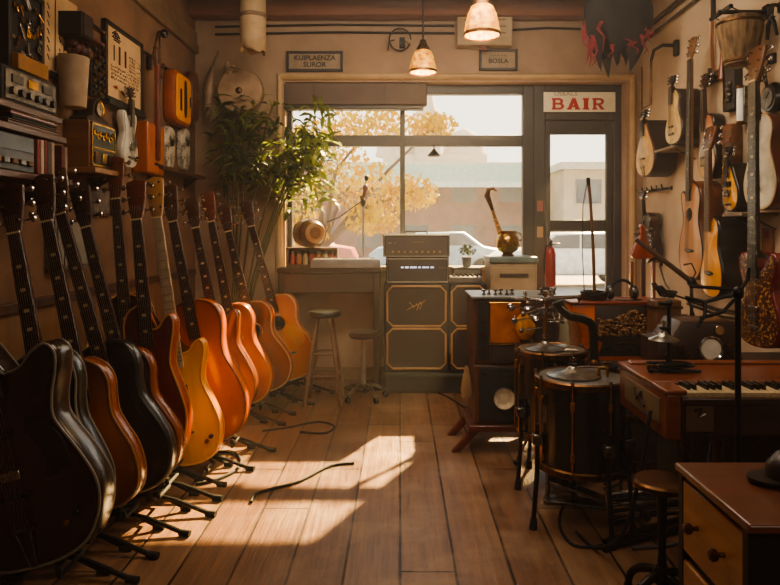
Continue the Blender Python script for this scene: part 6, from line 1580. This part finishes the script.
# ================================================================== right wall
def rbase(px, py, off): return on_right(px, py, off)
GW = 'instruments hanging on the right wall'
DKS = wood('dark_side_wood', (.15, .11, .09), (.10, .075, .06), rough=.35)
b_ = rbase(656, 177, .11)
wall_guitar('banjo_mandolin', 'round pale-faced mandolin with deep dark sides, nearest the door', 'mandolin', b_, .56, .47, .40, .19, ('drop', 'drop'), 'R', body=DKS, top=mat('pale_spruce', (.80, .66, .42), (.66, .52, .30), rough=.4, scale=12), neck=EBONY, board=EBONY, hole='none', hw='trapeze', dome=.012, bind=BRWN, group=GW, neckw=.06, headw=.11, inlay=False)
b_ = rbase(685, 145, .10)
wall_guitar('mandolin', 'square-shouldered dark mandolin with a small cream oval face on a ledge', 'mandolin', b_, .52, .42, .30, .18, ('pear', 'pear'), 'R', body=mat('dark_plum', (.19, .12, .11), (.13, .08, .075), rough=.4), top=mat('cream_spruce', (.82, .72, .50), (.68, .55, .34), rough=.4, scale=16), neck=DKS, hole='none', hw='bar', dome=.01, bind=None, group=GW, neckw=.05, headl=.08, inlay=False)
b_ = rbase(702, 280, .095)
wall_guitar('long_lute', 'long-necked brown lute with a carved wooden head hanging on the right wall', 'lute', b_, 1.72, .70, .38, .17, ('cut', 'round'), 'R', body=wood('chestnut', (.44, .24, .13), (.32, .16, .085), rough=.35), top=wood('honey_top', (.74, .52, .28), (.60, .38, .18), rough=.35), neck=wood('pale_neck', (.50, .34, .20)), board=EBONY, hole='round', hw='bridge', dome=.01, bind=DKS, group=GW, neckw=.055, headw=.09, headl=.16, lean=-.02)
b_ = rbase(712, 179, .056)
wall_guitar('small_guitar', 'small guitar with an orange and white face behind the long-necked lute', 'guitar', b_, .74, .46, .28, .09, ('round', 'round'), 'R', body=DKS, top=burst('orange_white', (.90, .80, .62), (.72, .34, .14), .46, .32), neck=NECKD, hole='none', hw='bar', dome=.012, bind=None, group=GW, neckw=.045, inlay=False)
b_ = rbase(727, 298, .115)
wall_guitar('black_guitar', 'black-sided guitar with a bright yellow face and one dark sound hole', 'guitar', b_, 1.12, .54, .30, .21, ('pear', 'pear'), 'R', body=BLACK, top=wood('bright_yellow_top', (.92, .66, .26), (.80, .52, .16), rough=.25), neck=wood('tooled_neck', (.46, .28, .14), (.30, .17, .08)), board=wood('tooled_neck', (.46, .28, .14)), hole='round', hw='bridge', dome=.014, bind=BLACK, group=GW, neckw=.065, headw=.14, headl=.16, inlay=False)
p = rbase(727, 158, .0)
t = thing('leather_case', 'brown tooled leather case hanging on the right wall behind the black guitar neck', 'case', (XR - .002, 4.30, 1.87), RR)
LEA = mat('tooled_leather', (.50, .32, .17), (.32, .19, .09), rough=.55, scale=24, bump=.4)
MB().prism(rrect(.12, .42, .03), -.08, .0, bev=.012).build('case_shell', LEA, t)
for k in range(8): MB().ball((-.045, -.083, -.18 + .052 * k), (.007, .006, .007), 8, 5).build('stud', BRASS, t)
MB().box((.0, -.084, .10), (.115, .008, .03)).build('strap', BRWN, t)
b_ = rbase(740, 212, .075)
wall_guitar('yellow_mandolin', 'small glossy yellow mandolin with chrome fittings and a dark edge', 'mandolin', b_, .42, .31, .20, .13, ('drop', 'drop'), 'R', body=DKS, top=wood('glossy_yellow', (.94, .70, .22), (.82, .54, .12), rough=.2), neck=DKS, hole='none', hw='bar', pickups=2, dome=.012, bind=BLACK, group=GW, neckw=.04, headl=.07, inlay=False)
b_ = rbase(771, 210, .085)
wall_guitar('white_faced_guitar', 'white-faced guitar with a deep red-brown body at the right edge', 'guitar', b_, .84, .56, .34, .14, ('round', 'round'), 'R', body=wood('deep_red_brown', (.36, .15, .09), (.26, .10, .06), rough=.3), top=mat('silver_white_top', (.80, .78, .70), (.62, .59, .50), rough=.3, scale=7), neck=DKS, hole='none', hw='bar', dome=.015, bind=CREAM, group=GW, neckw=.05)
b_ = rbase(773, 347, .21)
wall_guitar('red_guitar', 'cherry red guitar with gold flowers on its face and a long pearl-dotted neck', 'guitar', b_, 1.64, .52, .38, .19, ('horn', 'horn'), 'R', yaw=.08, body=mat('cherry_red', (.46, .07, .07), (.34, .045, .05), rough=.18, coat=.6), top=mat('gold_flower_top', (.70, .52, .27), (.22, .05, .045), rough=.3, scale=60, lo=.54, hi=.59), neck=EBONY, board=mat('pearl_dots', (.07, .06, .055), (.62, .58, .50), rough=.3, scale=42, lo=.36, hi=.40), hole='none', hw='bar', pickups=1, dome=.012, bind=mat('cherry_edge', (.40, .06, .06), rough=.2), group=GW, neckw=.075, headw=.13, headl=.20, headm=wood('carved_head', (.46, .30, .18), (.30, .18, .10)))
# dark violin with silver guard
b_ = rbase(651, 263, .075)
wall_guitar('dark_violin', 'dark brown violin with a silvery edge hanging low on the right wall near the door', 'violin', b_, .62, .44, .28, .11, ('round', 'round'), 'R', body=mat('violin_brown', (.24, .15, .11), (.16, .10, .075), rough=.25, coat=.4), top=mat('silvered_top', (.40, .38, .35), (.14, .12, .11), rough=.2, scale=5), neck=EBONY, hole='f', hw='trapeze', dome=.014, bind=STEEL, pegs=4, strings=4, group=GW, neckw=.045, headl=.07, inlay=False)
t = thing('hooked_wire', 'curled metal wire hook on the right wall under the dark violin', 'hook', on_right(668, 284, .02), RR)
MB().tube(catmull([(-.12, -.02, .14), (-.05, -.03, .08), (.02, -.03, .0), (.10, -.03, -.04), (.08, -.03, -.12), (-.02, -.03, -.10), (-.08, -.03, -.02)], 4, False), .008, 8).build('wire', STEEL, t)
MB().box((-.12, -.01, .16), (.03, .02, .04)).build('wall_clip', BLACKM, t)
# right wall bracket lamp
p = on_right(678, 48)
t = thing('bracket_lamp', 'black angled wall bracket with a thin hanging rod on the right wall', 'bracket', p, RR)
MB().prism(rrect(.07, .13, .02), -.03, .0, bev=.006).build('wall_plate', BLACKM, t)
MB().tube([(0, -.02, .02), (-.06, -.10, .04), (-.14, -.14, .02), (-.17, -.15, -.06)], [.016, .014, .014, .012], 8).build('bracket_arm', BLACKM, t)
MB().tube([(-.17, -.15, -.04), (-.18, -.15, -.42)], .011, 8).build('hanging_rod', BRONZE, t)
MB().tube([(-.18, -.15, -.42), (-.38, -.15, -.42), (-.38, -.15, -.06)], .007, 8).build('rod_loop', BRONZE, t)
# violin bow, dark panel, white tube, hanging basket, hooks
t = thing('violin_bow', 'thin red-brown stick hanging vertically high on the right wall', 'violin bow', on_right(713, 76, .03), RR)
MB().tube([(0, 0, 0), (.005, -.01, .25), (0, 0, .50)], [.012, .011, .008], 8).build('bow_stick', wood('bow_red', (.50, .27, .14)), t)
MB().box((0, -.02, .03), (.018, .03, .05)).build('frog', EBONY, t, bevel=.003)
MB().tube([(0, -.03, .04), (0, -.022, .49)], .002, 4).build('bow_hair', CREAM, t)
t = thing('small_scraper', 'short brown wooden handle hanging beside the thin vertical stick', 'handle', on_right(722, 82, .03), RR)
MB().lathe([(.008, 0), (.026, .02), (.022, .09), (.014, .13), (.012, .20), (0, .23)], 12).build('wood_handle', wood('handle_brown', (.52, .28, .15)), t)
MB().tube([(0, 0, .22), (0, .02, .25)], .004, 6).build('hang_loop', BRONZE, t)
t = thing('tuner_cluster', 'small clamped tuner pegs on a metal plate at the right wall', 'fitting', on_right(714, 78, .02), RR)
MB().box((0, 0, 0), (.24, .03, .08)).build('plate', STEEL, t, bevel=.004)
for k in range(5): MB().lathe([(.012, 0), (.02, .01), (.014, .03), (0, .034)], 10, Matrix.Translation((-.09 + .045 * k, -.015, -.01 + .02 * (k % 2))) @ MY).build('peg', CHROME if k % 2 else BRONZE, t)
c = on_right(734, 92)
t = thing('slate_board', 'tall dark grey board on the right wall below the hanging basket', 'board', (XR - .0, c.y - .04, c.z + .06), RR)
MB().box((0, -.03, 0), (.15, .06, .38)).build('panel_board', mat('slate_board', (.20, .19, .18), (.15, .14, .135), rough=.6), t, bevel=.004)
MB().box((-.05, -.064, 0), (.012, .008, .36)).build('edge_strip', BRONZE, t)
for k in range(4): MB().ball((.02 + .02 * (k % 2), -.075, -.13 + .035 * k), (.022, .018, .018), 8, 6).build('rosette_boss', STEEL, t)
c = on_right(748, 105)
t = thing('upright_tube', 'short shiny white tube upright on the right wall', 'tube lamp', (XR - .0, c.y, c.z), RR)
MB().box((0, -.02, 0), (.06, .04, .24)).build('tube_back', STEEL, t, bevel=.004)
MB().cyl((0, -.05, -.11), (0, -.05, .11), .022, seg=14).build('glass_tube', mat('white_tube', (.90, .88, .82), rough=.15, emit=.25), t)  # white tube with slight emission in its material
for s_ in (-1, 1): MB().cyl((0, -.05, s_ * .105), (0, -.05, s_ * .125), .026, seg=14).build('end_cap', BRONZE, t)
c = on_right(740, 40, .17)
t = thing('hanging_basket', 'woven tan basket hanging from a black bracket high on the right wall', 'basket', (XR, c.y, c.z - .16), RR)
MB().lathe([(.06, 0), (.085, .01), (.10, .06), (.118, .15), (.13, .23), (.118, .29), (.105, .295), (.115, .23), (.10, .14), (.08, .06), (0, .03)], 30, Matrix.Translation((0, -.17, 0))).build('basket_body', mat('woven_straw', (.56, .46, .32), (.30, .23, .15), rough=.85, scale=40, stretch=(1, 1, .15), bump=.5), t)
for z_, r_ in ((.03, .088), (.26, .126)): MB().lathe([(r_, -.01), (r_ + .008, -.006), (r_ + .008, .006), (r_, .01)], 30, Matrix.Translation((0, -.17, z_))).build('basket_band', BRONZE, t)
MB().tube([(0, .0, .33), (0, -.30, .33)], .014, 8).tube([(-.14, -.28, .33), (.11, -.28, .33)], .014, 8).tube([(-.11, -.28, .33), (-.11, -.28, .50)], .016, 8).build('bracket_bar', BLACKM, t)
for s_ in (-1, 1): MB().tube([(s_ * .10, -.17, .275), (s_ * .10, -.28, .33)], .004, 6).build('basket_cord', BRONZE, t)
MB().box((0, -.01, .33), (.06, .02, .08)).build('wall_plate', BLACKM, t)
for k, (px, py, l) in enumerate(((784, 10, 'black curled wall hook with pliers beside the hanging basket, upper one'), (774, 62, 'black curled wall hook with clips at the right edge, lower one'))):
    t = thing('tool_hook', l, 'hook', on_right(px, py, .0), RR, group='tool hooks at the right edge')
    MB().box((0, -.012, .02), (.06, .024, .06)).build('hook_plate', BLACKM, t, bevel=.003)
    MB().tube(catmull([(0, -.02, .02), (.0, -.07, .03), (.0, -.09, -.02), (.01, -.06, -.05)], 3, False), .010, 8).build('hook_arm', BLACKM, t)
    for s_ in (-1, 1): MB().tube([(s_ * .05, -.07, -.16), (s_ * .03, -.075, -.08), (0, -.075, -.04), (-s_ * .02, -.075, .02)], [.010, .012, .012, .008], 8).build('plier_arm', BLACKM, t)
    MB().ball((0, -.078, -.035), (.016, .012, .016), 10, 6).build('rivet', STEEL, t)
# round black and silver gauge, little shelves
c = on_right(776, 98)
t = thing('round_gauge', 'round black and silver gauge at the right edge above the white-faced guitar', 'gauge', c, RR)
MB().lathe([(0, .0), (.09, 0), (.095, .02), (.08, .05), (0, .05)], 26, Matrix.Translation((0, -.0, 0)) @ MY).build('gauge_case', BLACK, t)
MB().lathe([(0, .0), (.06, 0), (.06, .006), (0, .006)], 24, Matrix.Translation((0, -.052, 0)) @ MY).build('gauge_face', STEEL, t)
MB().tube([(0, -.06, 0), (.03, -.06, .03)], .003, 5).build('needle', INK, t)
def rshelf(label, px0, px1, py, d=.12):
    a, b = on_right(px0, py), on_right(px1, py); y_ = (a.y + b.y) / 2; z_ = (a.z + b.z) / 2
    t = thing('wall_ledge', label, 'ledge', (XR, y_, z_), RR)
    w_ = abs(a.y - b.y)
    MB().span((-w_ / 2, -d, -.02), (w_ / 2, 0, 0)).build('ledge_board', mat('pale_ledge', (.52, .46, .38), (.42, .36, .29), rough=.6), t, bevel=.003)
    for s_ in (-1, 1): MB().tube([(s_ * w_ * .4, -d * .8, -.02), (s_ * w_ * .4, -.005, -.10)], .006, 6).build('bracket', STEEL, t)
    return t
rshelf('short pale ledge under the square-shouldered dark mandolin', 672, 699, 149, .20)
rshelf('short pale ledge under the white-faced guitar at the right edge', 757, 779, 213, .22)
# reddish wooden strips and a spare neck on the wall
a, b = on_right(770, 228), on_right(770, 292)
t = MB().box((0, -.012, 0), (.10, .024, a.z - b.z)).box((0, -.03, (a.z - b.z) * .4), (.03, .03, .03)).build('wood_slat', wood('slat_wood', (.54, .34, .23), (.42, .25, .16)), None, bevel=.003)
t.location = (XR, a.y, (a.z + b.z) / 2); t.rotation_euler = (0, 0, RR); tag(t, 'pale red-brown wooden slat on the right wall behind the red guitar', 'slat')
t = thing('peg_rail', 'metal rail of small hooks on the right wall above the dark violin', 'rail', on_right(658, 190, .0), RR)
MB().box((0, -.012, 0), (.62, .02, .03)).build('rail_bar', STEEL, t, bevel=.003)
for k in range(6): MB().tube([(-.27 + .108 * k, -.02, 0), (-.27 + .108 * k, -.07, -.01), (-.27 + .108 * k, -.08, .03)], .007, 6).build('hook', BLACKM if k % 2 else STEEL, t)
